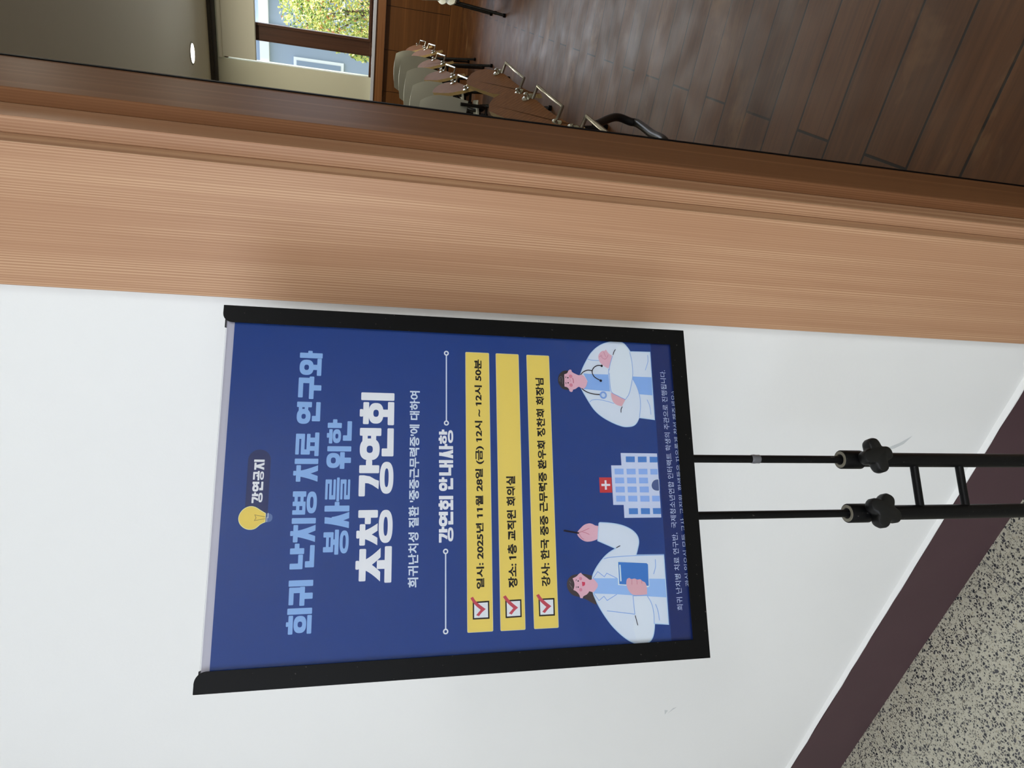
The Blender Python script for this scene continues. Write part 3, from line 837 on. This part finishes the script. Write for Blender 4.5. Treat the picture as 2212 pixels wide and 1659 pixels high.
# ------------------------------------------------------------------ the A3 sign stand (local x right, y away from the viewer, z up)
SX, SY, SZ, STH = -0.40996, 0.49842, 1.08654, 0.76309
stand = empty('sign_stand', (SX, SY, 0), STH)
tag(stand, 'black metal sign stand with twin poles in front of the white wall', 'sign stand')
H0 = SZ                            # poster centre height; everything below is given in millimetres from it
def q(s, t, y=0.0):
    return (s / 1000.0, y / 1000.0, H0 + t / 1000.0)
def arc(cx, cz, r, a0, a1, n=8):
    return [(cx + r * cos(radians(a0 + (a1 - a0) * i / n)), cz + r * sin(radians(a0 + (a1 - a0) * i / n))) for i in range(n + 1)]
# U-shaped frame, open at the top, folded from sheet steel
bm = bmesh.new()
T_ = 237.5
outer = [(-170, -237.4), (170, -237.4), (170, T_ - 1), (161.6, T_ - 1)] + arc(161.6, T_ - 9, 8, 90, 180)[1:] + [(153.6, -220.7), (-152.4, -220.7)] + arc(-161.4, T_ - 9, 9, 0, 90) + [(-170, T_)]
prism(bm, [(s / 1000, H0 + t / 1000) for s, t in outer], 0.0, 0.0012)
bmesh.ops.bevel(bm, geom=bm.edges[:], offset=0.0004, segments=1, affect='EDGES')
for a, b in ((-170, -168.6), (168.6, 170)):
    box(bm, a / 1000, 0.0011, H0 - 0.2374, b / 1000, 0.0135, H0 + 0.2365)
box(bm, -0.1700, 0.0011, H0 - 0.2374, 0.1700, 0.0135, H0 - 0.2360)
back_pl = [(-170, -237.4), (170, -237.4), (170, T_ - 1), (152, T_ - 1), (150, T_ - 12), (150, -218), (-150, -218), (-150, T_ - 12), (-154, T_ - 1), (-170, T_ - 1)]
prism(bm, [(s / 1000, H0 + t / 1000) for s, t in back_pl], 0.0128, 0.0140)
obj('frame', bm, STEEL, stand)
BOARD = mat('grey_backing_board', rgb(192, 189, 200), 0.5)
boxo('backing_board', q(-166, -234, 5.2), q(166, 233.3, 8.4), BOARD, stand)
cover = boxo('cover_sheet', q(-166, -234, 2.2), q(166, 233.6, 3.2), m_glass('clear_cover', (0.97, 0.975, 0.985, 1), 1.30, 0.05), stand)

# poles: thin rods sliding in thicker tubes
for s, knob_t in ((29.0, -457.3), (-31.0, -456.9)):
    bm = bmesh.new()
    tube(bm, [q(s, -233, 8), q(s, -700, 8)], 0.0043, 20)
    rod = obj('inner_rod', bm, STEEL, stand, True)
    if s > 0:
        bm = bmesh.new()
        lathe(bm, [(0.00432, 0), (0.0049, 0.0005), (0.0048, 0.004), (0.0051, 0.007), (0.0047, 0.010), (0.00432, 0.0105)], Matrix.Translation(q(s, -321, 8)), 14)
        obj('tape_scrap', bm, mat('clear_tape', rgb(92, 92, 96), 0.2), rod, True)['label'] = 'scrap of clear tape'
    bm = bmesh.new()
    r = 0.0083
    z1 = H0 - 0.440
    lathe(bm, [(r, 0.030), (r, z1)], Matrix.Translation((s / 1000, 0.008, 0)), 28)
    tb = obj('outer_tube', bm, STEEL, stand, True)
    bm = bmesh.new()
    mt = Matrix.Translation((s / 1000, 0.008, 0))
    lathe(bm, [(0.0083, z1 - 0.012), (0.0106, z1 - 0.011), (0.0106, z1 + 0.0140), (0.0102, z1 + 0.0148), (0.0092, z1 + 0.0150)], mt, 32)
    obj('collar', bm, STEEL, tb, True)
    bm = bmesh.new()
    lathe(bm, [(0.0094, z1 + 0.0146), (0.0092, z1 + 0.0156), (0.0062, z1 + 0.0156), (0.0058, z1 + 0.0150), (0.0058, z1 + 0.006)], mt, 32)
    obj('bushing', bm, mat('grey_olive_nylon', rgb(112, 108, 94), 0.5), tb, True)['label'] = 'grey plastic bushing in the tube mouth'
    # four-lobed clamp knob, its screw pointing at the tube
    bm = bmesh.new()
    turn = radians(10 if s > 0 else 62)
    ax = Matrix.Translation(q(s, knob_t, 8)) @ Matrix.Rotation(radians(8 if s > 0 else 5), 4, 'Z') @ Matrix.Rotation(radians(90), 4, 'X')
    NP = 64
    def lobes(k):
        return [(1.06 + 0.23 * cos(4 * (a - turn)) - 0.05 * cos(8 * (a - turn))) * k for a in [2 * pi * i / NP for i in range(NP)]]
    layers = [(0.0120, 0.0105), (0.0150, 0.0122), (0.0160, 0.0150), (0.0160, 0.0215), (0.0152, 0.0235), (0.0130, 0.0246)]
    rings = []
    for rad, hh in layers:
        rings.append([bm.verts.new(ax @ Vector((l * cos(2 * pi * i / NP), l * sin(2 * pi * i / NP), hh))) for i, l in enumerate(lobes(rad))])
    for A, B in zip(rings, rings[1:]):
        for i in range(NP):
            bm.faces.new((A[i], A[(i + 1) % NP], B[(i + 1) % NP], B[i]))
    bm.faces.new(rings[0][::-1]); bm.faces.new(rings[-1])
    kn = obj('clamp_knob', bm, mat('black_plastic', rgb(13, 13, 13), 0.45, spec=0.3), stand, True)
    bm = bmesh.new()
    lathe(bm, [(0.0068, 0.0075), (0.0068, 0.0110), (0.0050, 0.0110)], ax, 18)
    obj('screw_boss', bm, mat('grey_plastic', rgb(66, 66, 68), 0.4), kn, True)
# two rungs welded between the tubes
for t in (-525.0, -589.8):
    bm = bmesh.new()
    tube(bm, [q(-25, t, 8), q(23, t, 8)], 0.0045, 16)
    obj('rung', bm, STEEL, stand, True)
# feet on the floor below the picture
bm = bmesh.new()
for s in (-31, 29):
    tube(bm, [(s / 1000, -0.165, 0.012), (s / 1000, 0.165, 0.012)], 0.011, 16)
    lathe(bm, [(0.0083, 0.012), (0.0083, 0.05), (0.0095, 0.05), (0.0095, 0.012)], Matrix.Translation((s / 1000, 0.008, 0)), 20)
box(bm, -0.15, -0.012, 0.002, 0.15, 0.028, 0.022, 0, 0.003)
obj('base', bm, STEEL, stand, True)

# ------------------------------------------------------------------ printing: flat inks stacked a hundredth of a millimetre apart
KP = 1.22
def ink(r, g, b):
    return mat('ink_%d_%d_%d' % (r, g, b), rgb(r, g, b, KP), 0.6, spec=0.12)

def smooth_closed(pts, n=5, corner=52):
    P = [Vector(p) for p in pts]
    L = len(P)
    cor = []
    for i in range(L):
        a, b = P[i] - P[i - 1], P[(i + 1) % L] - P[i]
        cor.append(a.length < 1e-6 or b.length < 1e-6 or a.angle(b) > radians(corner))
    out = []
    for i in range(L):
        p0, p1, p2, p3 = P[i - 1], P[i], P[(i + 1) % L], P[(i + 2) % L]
        d = (p2 - p1)
        m1 = Vector((0, 0)) if cor[i] else (p2 - p0).normalized() * d.length
        m2 = Vector((0, 0)) if cor[(i + 1) % L] else (p3 - p1).normalized() * d.length
        if cor[i] and cor[(i + 1) % L]:
            out.append(p1)
            continue
        if cor[i]: m1 = d * 1.5 - m2 * 0.5
        if cor[(i + 1) % L]: m2 = d * 1.5 - m1 * 0.5
        for k in range(n):
            t = k / n
            h = (2 * t ** 3 - 3 * t * t + 1, t ** 3 - 2 * t * t + t, -2 * t ** 3 + 3 * t * t, t ** 3 - t * t)
            out.append(p1 * h[0] + m1 * h[1] + p2 * h[2] + m2 * h[3])
    return out

class Print:
    def __init__(self, base=1):
        self.bm = bmesh.new()
        self.k = base
        self.mats = []
    def mi(self, c):
        m = ink(*c)
        if m not in self.mats:
            self.mats.append(m)
        return self.mats.index(m)
    def face(self, pts, c, step=True):
        y = 0.0040 - 1e-5 * self.k
        f = self.bm.faces.new([self.bm.verts.new((p[0] / 1000, y, p[1] / 1000)) for p in pts])
        f.material_index = self.mi(c)
        if step:
            self.k += 1
    def shape(self, pts, c, corner=52, edge=None, w=0.5):
        s = smooth_closed(pts, 5, corner)
        self.face(s, c)
        if edge:
            self.ribbon([tuple(p) for p in s], w, edge, closed=True)
    def ribbon(self, pts, w, c, closed=False, caps=False):
        P = [Vector((p[0], p[1])) for p in pts]
        n = len(P)
        y = 0.0040 - 1e-5 * self.k
        L, Rr = [], []
        for i, p in enumerate(P):
            a = P[(i - 1) % n] if closed or i > 0 else p
            b = P[(i + 1) % n] if closed or i < n - 1 else p
            d1, d2 = (p - a), (b - p)
            if d1.length < 1e-9: d1 = d2
            if d2.length < 1e-9: d2 = d1
            d1.normalize(); d2.normalize()
            t = d1 + d2
            if t.length < 1e-6: t = d1
            t.normalize()
            nn = Vector((-t.y, t.x))
            k = w / 2 / max(0.45, nn.dot(Vector((-d1.y, d1.x))))
            L.append(self.bm.verts.new(((p + nn * k).x / 1000, y, (p + nn * k).y / 1000)))
            Rr.append(self.bm.verts.new(((p - nn * k).x / 1000, y, (p - nn * k).y / 1000)))
        m = self.mi(c)
        for i in range(n if closed else n - 1):
            j = (i + 1) % n
            f = self.bm.faces.new((L[i], L[j], Rr[j], Rr[i]))
            f.material_index = m
        self.k += 1
        if caps:
            for p in (pts[0], pts[-1]):
                self.disc(p, w / 2, c)
    def curve(self, pts, w, c, caps=True):
        P = cr_path([(p[0], p[1], 0) for p in pts], 6)
        self.ribbon([(p.x, p.y) for p in P], w, c, False, caps)
    def disc(self, p, r, c, ry=None):
        ry = ry or r
        self.face([(p[0] + r * cos(a), p[1] + ry * sin(a)) for a in [2 * pi * i / 24 for i in range(24)]], c)
    def ring(self, cx, cy, rx, ry, ix, iy, c, n=2.5):
        y = 0.0040 - 1e-5 * self.k
        def pt(a, u, v):
            ca, sa = cos(a), sin(a)
            return (cx + u * math.copysign(abs(ca) ** (2 / n), ca), cy + v * math.copysign(abs(sa) ** (2 / n), sa))
        A, B = [], []
        for i in range(40):
            a = 2 * pi * i / 40
            p, r_ = pt(a, rx, ry), pt(a, ix, iy)
            A.append(self.bm.verts.new((p[0] / 1000, y, p[1] / 1000)))
            B.append(self.bm.verts.new((r_[0] / 1000, y, r_[1] / 1000)))
        m = self.mi(c)
        for i in range(40):
            f = self.bm.faces.new((A[i], A[(i + 1) % 40], B[(i + 1) % 40], B[i]))
            f.material_index = m
        self.k += 1
    def rect(self, x0, y0, x1, y1, c, r=0.0):
        if r <= 0:
            self.face([(x0, y0), (x1, y0), (x1, y1), (x0, y1)], c)
        else:
            self.face(arc(x1 - r, y1 - r, r, 0, 90, 4) + arc(x0 + r, y1 - r, r, 90, 180, 4) + arc(x0 + r, y0 + r, r, 180, 270, 4) + arc(x1 - r, y0 + r, r, 270, 360, 4), c)
    def build(self, name, parent):
        return obj(name, self.bm, self.mats, parent)

# heavy display lettering: each syllable drawn in a 100 x 100 cell (R bar, O ring, L/J slanted legs)
def G(*a): return a
GLYPH = {
 '희': ['R30,92,48,101', 'R0,74,72,92', 'O37,46,33,25,11,9', 'R0,0,72,18', 'R76,0,100,98'],
 '귀': ['R4,76,72,95', 'R50,48,72,80', 'R0,32,74,52', 'R26,0,50,36', 'R76,0,100,98'],
 '난': ['R2,50,24,98', 'R2,46,58,65', 'R60,42,83,99', 'R80,62,101,81', 'R8,0,32,37', 'R8,0,94,19'],
 '치': ['R28,90,48,102', 'R2,71,72,90', 'L36,80,2,0,24', 'J36,80,72,0,24', 'R77,0,100,98'],
 '병': ['R2,46,21,98', 'R38,46,57,98', 'R2,70,57,83', 'R2,45,57,58', 'R77,44,100,99', 'R56,78,80,91', 'R56,54,80,67', 'O53,20,46,21,24,7'],
 '료': ['R6,83,94,98', 'R72,66,94,90', 'R6,60,94,75', 'R6,44,28,70', 'R6,37,94,52', 'R22,14,42,38', 'R58,14,78,38', 'R0,0,100,18'],
 '연': ['O33,70,33,29,11,9', 'R74,37,98,100', 'R54,77,78,92', 'R54,52,78,67', 'R12,0,36,35', 'R12,0,98,19'],
 '구': ['R6,78,94,98', 'R70,44,94,84', 'R0,32,100,52', 'R38,0,62,36'],
 '와': ['O34,67,32,30,11,10', 'R24,16,46,40', 'R0,3,72,22', 'R73,0,95,98', 'R92,44,104,63'],
 '봉': ['R10,62,31,100', 'R69,62,90,100', 'R10,78,90,89', 'R10,60,90,71', 'R39,46,61,64', 'R0,39,100,55', 'O50,17,46,18,27,6'],
 '사': ['L32,98,0,0,25', 'J32,70,64,0,25', 'R66,0,89,100', 'R86,41,104,60'],
 '를': ['R8,90,92,100', 'R74,76,92,94', 'R8,74,92,84', 'R8,62,26,80', 'R8,58,92,68', 'R0,43,100,54', 'R8,30,92,39', 'R74,17,92,36', 'R8,15,92,24', 'R8,4,26,20', 'R8,0,92,9'],
 '위': ['O37,72,33,28,13,10', 'R0,26,74,45', 'R26,0,50,32', 'R77,0,100,98'],
 '한': ['R24,93,44,102', 'R0,79,60,93', 'O31,61,29,17,10,6', 'R65,42,87,100', 'R84,61,102,79', 'R12,0,35,36', 'R12,0,95,19'],
 '초': ['R38,92,62,102', 'R6,73,94,92', 'L50,80,4,32,26', 'J50,80,96,32,26', 'R38,14,62,42', 'R0,0,100,20'],
 '청': ['R20,93,42,102', 'R0,77,60,93', 'L30,84,0,42,21', 'J30,84,62,42,21', 'R78,42,100,98', 'R60,62,82,79', 'O53,19,47,20,27,6'],
 '강': ['R0,81,60,99', 'D38,60,86,16,41,20', 'R66,41,89,99', 'R86,62,104,80', 'O53,19,46,20,27,6'],
 '회': ['R25,92,48,102', 'R2,75,70,92', 'O36,54,32,22,11,8', 'R25,14,48,36', 'R0,0,72,19', 'R76,0,100,99'],
 '공': ['R8,82,90,99', 'R68,54,90,90', 'R40,48,60,68', 'R0,40,100,57', 'O50,17,44,18,25,6'],
 '지': ['R2,74,70,93', 'L36,82,0,0,23', 'J36,82,72,0,23', 'R77,0,100,98'],
 '안': ['O31,70,31,29,11,9', 'R66,42,88,100', 'R85,62,103,80', 'R12,0,35,36', 'R12,0,96,19'],
 '내': ['R0,16,21,98', 'R0,14,52,33', 'R52,0,72,97', 'R80,0,100,100', 'R70,44,84,62'],
 '항': ['R22,93,44,102', 'R0,79,60,93', 'O30,61,29,16,10,6', 'R66,42,88,100', 'R85,62,103,80', 'O53,18,46,19,27,6'],
}
def syllable(pr, ch, s0, s1, t0, t1, c):
    X = lambda x: s0 + (s1 - s0) * x / 100
    Y = lambda y: t0 + (t1 - t0) * y / 100
    rr = (s1 - s0) * 0.03
    for g in GLYPH[ch]:
        a = [float(v) for v in g[1:].split(',')]
        if g[0] == 'R':
            pr.rect(X(a[0]), Y(a[1]), X(a[2]), Y(a[3]), c, rr)
        elif g[0] == 'O':
            ux, uy = (s1 - s0) / 100, (t1 - t0) / 100
            pr.ring(X(a[0]), Y(a[1]), a[2] * ux, a[3] * uy, a[4] * ux, a[5] * uy, c)
        elif g[0] in 'LJ':
            cx, cy, ex, ey, w = a
            sg = -1 if g[0] == 'L' else 1
            lo, hi = (ex, ex + w) if sg < 0 else (ex - w, ex)
            n = 8
            A, B = [], []
            for i in range(n + 1):
                t = i / n
                e = t ** 1.35
                mid = (cx) * (1 - e) + ((lo + hi) / 2) * e
                y = cy + (ey - cy) * t
                A.append((X(mid - w / 2), Y(y)))
                B.append((X(mid + w / 2), Y(y)))
            pr.face(A + B[::-1], c)
        elif g[0] == 'D':
            x0, x1, y1, ex, ey, w = a
            pr.face([(X(x0), Y(y1)), (X(x1), Y(y1)), (X(x1 - 3), Y(y1 - 18)), (X(x1 - 12), Y(y1 - 34)), (X(ex + w + 8), Y(ey)), (X(ex + 4), Y(ey + 1)), (X(x0 - 6), Y(y1 - 26)), (X(x0 - 1), Y(y1 - 14))], c)

def lettering(name, key, c, parent, base):
    tt, tb, chars = LINES[key]
    pr = Print(base)
    for ch, a, b in chars:
        syllable(pr, ch, a, b, tb, tt, c)
        pr.k = base + (pr.k - base) % 9
    return pr.build(name, parent)

def typeset(name, key, c, parent, y_layer, bold):
    body, s0, s1, t0, t1 = NOTO[key]
    cu = bpy.data.curves.new(name, 'FONT')
    cu.body = body
    cu.offset = bold
    cu.resolution_u = 3
    o = bpy.data.objects.new(name, cu)
    COL.objects.link(o)
    bpy.context.view_layer.update()
    dg = bpy.context.evaluated_depsgraph_get()
    me = bpy.data.meshes.new_from_object(o.evaluated_get(dg))
    # the built-in figure one is a bare stem: give it its flag
    def extent(txt):
        cu.body = txt
        bpy.context.view_layer.update()
        m2 = bpy.data.meshes.new_from_object(o.evaluated_get(bpy.context.evaluated_depsgraph_get()))
        r = (min(v.co.x for v in m2.vertices), max(v.co.x for v in m2.vertices), max(v.co.y for v in m2.vertices))
        bpy.data.meshes.remove(m2)
        return r
    if '1' in body:
        e0 = extent('1')
        stem = e0[1] - e0[0]
        bm = bmesh.new()
        bm.from_mesh(me)
        for i, chx in enumerate(body):
            if chx == '1':
                xr = extent(body[:i + 1])[1]
                xl, hh = xr - stem, e0[2]
                bm.faces.new([bm.verts.new(p) for p in ((xl + 0.02, hh, 0), (xl - 0.045, hh - 0.06, 0), (xl - 0.13, hh - 0.10, 0), (xl - 0.13, hh - 0.22, 0), (xl + 0.02, hh - 0.17, 0))])
        bm.to_mesh(me)
        bm.free()
    bpy.data.objects.remove(o, do_unlink=True)
    bpy.data.curves.remove(cu)
    xs = [v.co.x for v in me.vertices]
    ys = sorted(v.co.y for v in me.vertices)
    x0, x1 = min(xs), max(xs)
    y0, y1 = ys[int(len(ys) * 0.004)], ys[int(len(ys) * 0.996) - 1]
    for v in me.vertices:
        v.co = ((s0 + (v.co.x - x0) / (x1 - x0) * (s1 - s0)) / 1000, 0.0040 - 1e-5 * y_layer, (t0 + (v.co.y - y0) / (y1 - y0) * (t1 - t0)) / 1000)
    me.materials.clear()
    me.materials.append(ink(*c))
    me.name = name
    o = bpy.data.objects.new(name, me)
    COL.objects.link(o)
    o.parent = parent
    return o

# ------------------------------------------------------------------ the poster itself
NAVY = (33, 62, 126)
poster = boxo('poster', (-0.1655, 0.0040, -0.2340), (0.1655, 0.0044, 0.2264), ink(*NAVY))
poster.location = (SX, SY, SZ)
poster.rotation_euler = (0, 0, STH)
tag(poster, 'blue lecture notice poster with yellow bars and doctor drawings held in the black frame', 'poster')

WHITE = (226, 227, 240)
SKY = (138, 174, 218)
pr = Print(1)
pr.rect(-165.5, -234, 165.5, -198.4, (26, 42, 98))
pr.build('footer_band', poster)
A = ART
pr = Print(2)
pill_t, pill_b = A['pill'][1][1], A['pill'][2][1]
pr.face([(-30, pill_b), (-30, pill_t)] + [(A['pill'][4][0] - (pill_t - pill_b) / 2 + (pill_t - pill_b) / 2 * cos(radians(a)), (pill_t + pill_b) / 2 + (pill_t - pill_b) / 2 * sin(radians(a))) for a in range(90, -91, -10)], (40, 48, 92))
badge = pr.build('badge_pill', poster)
lettering('badge_lettering', 'badge', (226, 226, 236), badge, 4)
pr = Print(14)
pr.shape(A['bulb_base'], (92, 112, 156))
pr.curve(A['bulbl'][:2], 0.5, (214, 220, 236), False)
pr.curve(A['bulbl'][2:], 0.5, (214, 220, 236), False)
pr.shape(A['bulb'], (226, 198, 92), 40, (236, 228, 170), 0.5)
pr.ribbon(A['fil'], 0.45, (140, 120, 66))
pr.build('light_bulb_drawing', poster)

t1 = lettering('title_lettering', 'title', SKY, poster, 3)
lettering('title_second_line', 'title2', SKY, t1, 3)
t3 = lettering('title_third_line', 'title3', WHITE, t1, 3)
typeset('subtitle_lettering', 'sub', (206, 216, 240), poster, 3, 0.026)
inf = lettering('section_heading', 'info', WHITE, poster, 3)
pr = Print(3)
for a, b in (A['il'], A['ir']):
    if a[0] > b[0]: a, b = b, a
    ym = (a[1] + b[1]) / 2
    pr.rect(a[0] + 1.6, ym - 0.62, b[0] - 1.6, ym + 0.62, (206, 214, 236))
    for e in (a, b):
        pr.ring(e[0], ym, 2.5, 2.5, 1.25, 1.25, (222, 226, 242), 2)
pr.build('heading_rule', inf)

for i, (bar, bx, ck) in enumerate(zip(A['bars'], A['boxes'], A['checks'])):
    pr = Print(3)
    s0 = (bar[0][0] + bar[1][0]) / 2; s1 = (bar[2][0] + bar[3][0]) / 2
    tt = (bar[0][1] + bar[3][1]) / 2; tb = (bar[1][1] + bar[2][1]) / 2
    pr.rect(s0 - 0.4, tb - 0.4, s1 + 0.4, tt + 0.4, (206, 202, 176), 1.2)
    pr.rect(s0, tb, s1, tt, (230, 200, 98), 1.0)
    o = pr.build('yellow_bar', poster)
    typeset('bar_lettering', 'b%d' % (i + 1), (22, 18, 20), o, 8, 0.034)
    pr = Print(7)
    pr.face(bx, (24, 18, 20))
    cx = sum(p[0] for p in bx) / 4; cz = sum(p[1] for p in bx) / 4
    pr.face([(cx + (p[0] - cx) * 0.83, cz + (p[1] - cz) * 0.83) for p in bx], (220, 224, 240))
    pr.shape(ck, (186, 72, 84), 45)
    pr.build('check_box', o)

# hospital
pr = Print(3)
fl = A['flag']
pr.face(fl, (196, 60, 62))
for c in A['crs']:
    pr.face(c, (226, 222, 234))
pr.face(A['hosp'], (198, 206, 228))
for p in A['hw_light']: pr.face(p, (140, 172, 224))
for p in A['hw_dark']: pr.face(p, (76, 126, 192))
pr.shape(A['door'], (76, 92, 136), 60, (206, 214, 236), 0.6)
pr.build('hospital_drawing', poster)

COAT = (208, 216, 234); LINE = (132, 166, 216); EDGEC = (176, 204, 240); SKIN = (218, 172, 184); SKIN2 = (214, 168, 174); DARK = (36, 28, 38)
pr = Print(3)
pr.shape(A['m_coat'], COAT, 52, EDGEC, 0.8)
pr.shape(A['m_shirt'], (136, 172, 222)); pr.shape(A['m_shirt2'], (136, 172, 222))
pr.shape(A['m_arm2'], COAT)
pr.shape(A['m_hand2'], SKIN2)
pr.shape(A['m_hand'], SKIN)
pr.shape(A['m_arm1'], (212, 220, 234))
for l in A['m_lines'][:-1]: pr.curve(l, 0.62, LINE)
for l in A['m_fl']: pr.curve(l, 0.4, (188, 124, 142))
pr.curve(A['m_st1'], 1.0, DARK); pr.curve(A['m_st2'], 1.0, DARK); pr.curve(A['m_st3'], 1.0, DARK)
d = A['m_dot']
pr.ring(d[0][0], d[0][1], 4.0, 4.0, 2.2, 2.2, (128, 160, 212), 2); pr.disc(d[0], 2.2, (190, 206, 236))
pr.disc(d[1], 1.3, DARK); pr.disc(d[2], 1.4, DARK)
pr.shape(A['m_hair'], (52, 46, 50))
for l in A['m_hl']: pr.curve(l, 0.4, (120, 112, 116))
pr.shape(A['m_face'], SKIN, 58)
for p in A['m_cheek']: pr.disc(p, 1.9, (204, 130, 146))
for p in A['m_eye']: pr.disc(p, 0.75, (28, 22, 30))
for p in A['m_brow']: pr.curve(p, 0.6, (28, 22, 30), False)
pr.curve(A['m_mouth'], 0.6, (160, 58, 76)); pr.curve(A['m_lines'][-1], 0.35, (190, 120, 136))
for p in A['m_marks']: pr.curve(p, 0.75, DARK)
pr.build('male_doctor_drawing', poster)

pr = Print(3)
pr.shape(A['w_hair'], (70, 60, 62))
pr.shape(A['w_hand1'], SKIN)
pr.shape(A['w_coat'], COAT, 52, EDGEC, 0.9)
pr.shape(A['w_shirt'], (148, 182, 226), 20); pr.shape(A['w_shirt2'], (148, 182, 226), 20)
pr.shape(A['w_sleeve'], (212, 219, 234))
for l in A['w_lines'][:2]: pr.ribbon(l, 0.7, LINE)
for l in A['w_lines'][2:4]: pr.curve(l, 0.7, LINE)
pr.ribbon(A['w_lines'][4][:3], 0.7, LINE)
pr.curve(A['w_lines'][4][2:], 0.7, LINE)
for l in A['w_lines'][5:]: pr.curve(l, 0.7, LINE)
pr.shape(A['w_book'], (214, 224, 242), 30); pr.shape(A['w_bookin'], (64, 120, 190), 30)
pr.curve(A['w_bkl'], 1.5, (206, 222, 244))
pr.shape(A['w_hand2'], SKIN2)
for l in A['w_fl']: pr.curve(l, 0.45, (190, 110, 128))
pr.curve(A['w_pen'], 1.6, DARK, False)
for l in A['w_hl']: pr.curve(l, 0.4, (134, 126, 126))
pr.shape(A['w_face'], SKIN, 58)
for p in A['w_cheek']: pr.disc(p, 1.6, (208, 134, 152))
for p in A['w_eye']: pr.disc(p, 0.7, (28, 22, 30))
for p in A['w_brow']: pr.curve(p, 0.5, (28, 22, 30), False)
pr.shape(A['w_mouth'], (198, 66, 92), 70)
for p in A['w_marks']: pr.curve(p, 0.75, DARK)
pr.build('female_doctor_drawing', poster)

ft = typeset('footnote_lettering', 'f1', (188, 200, 236), poster, 4, 0.0)
typeset('footnote_second_line', 'f2', (188, 200, 236), ft, 4, 0.0)
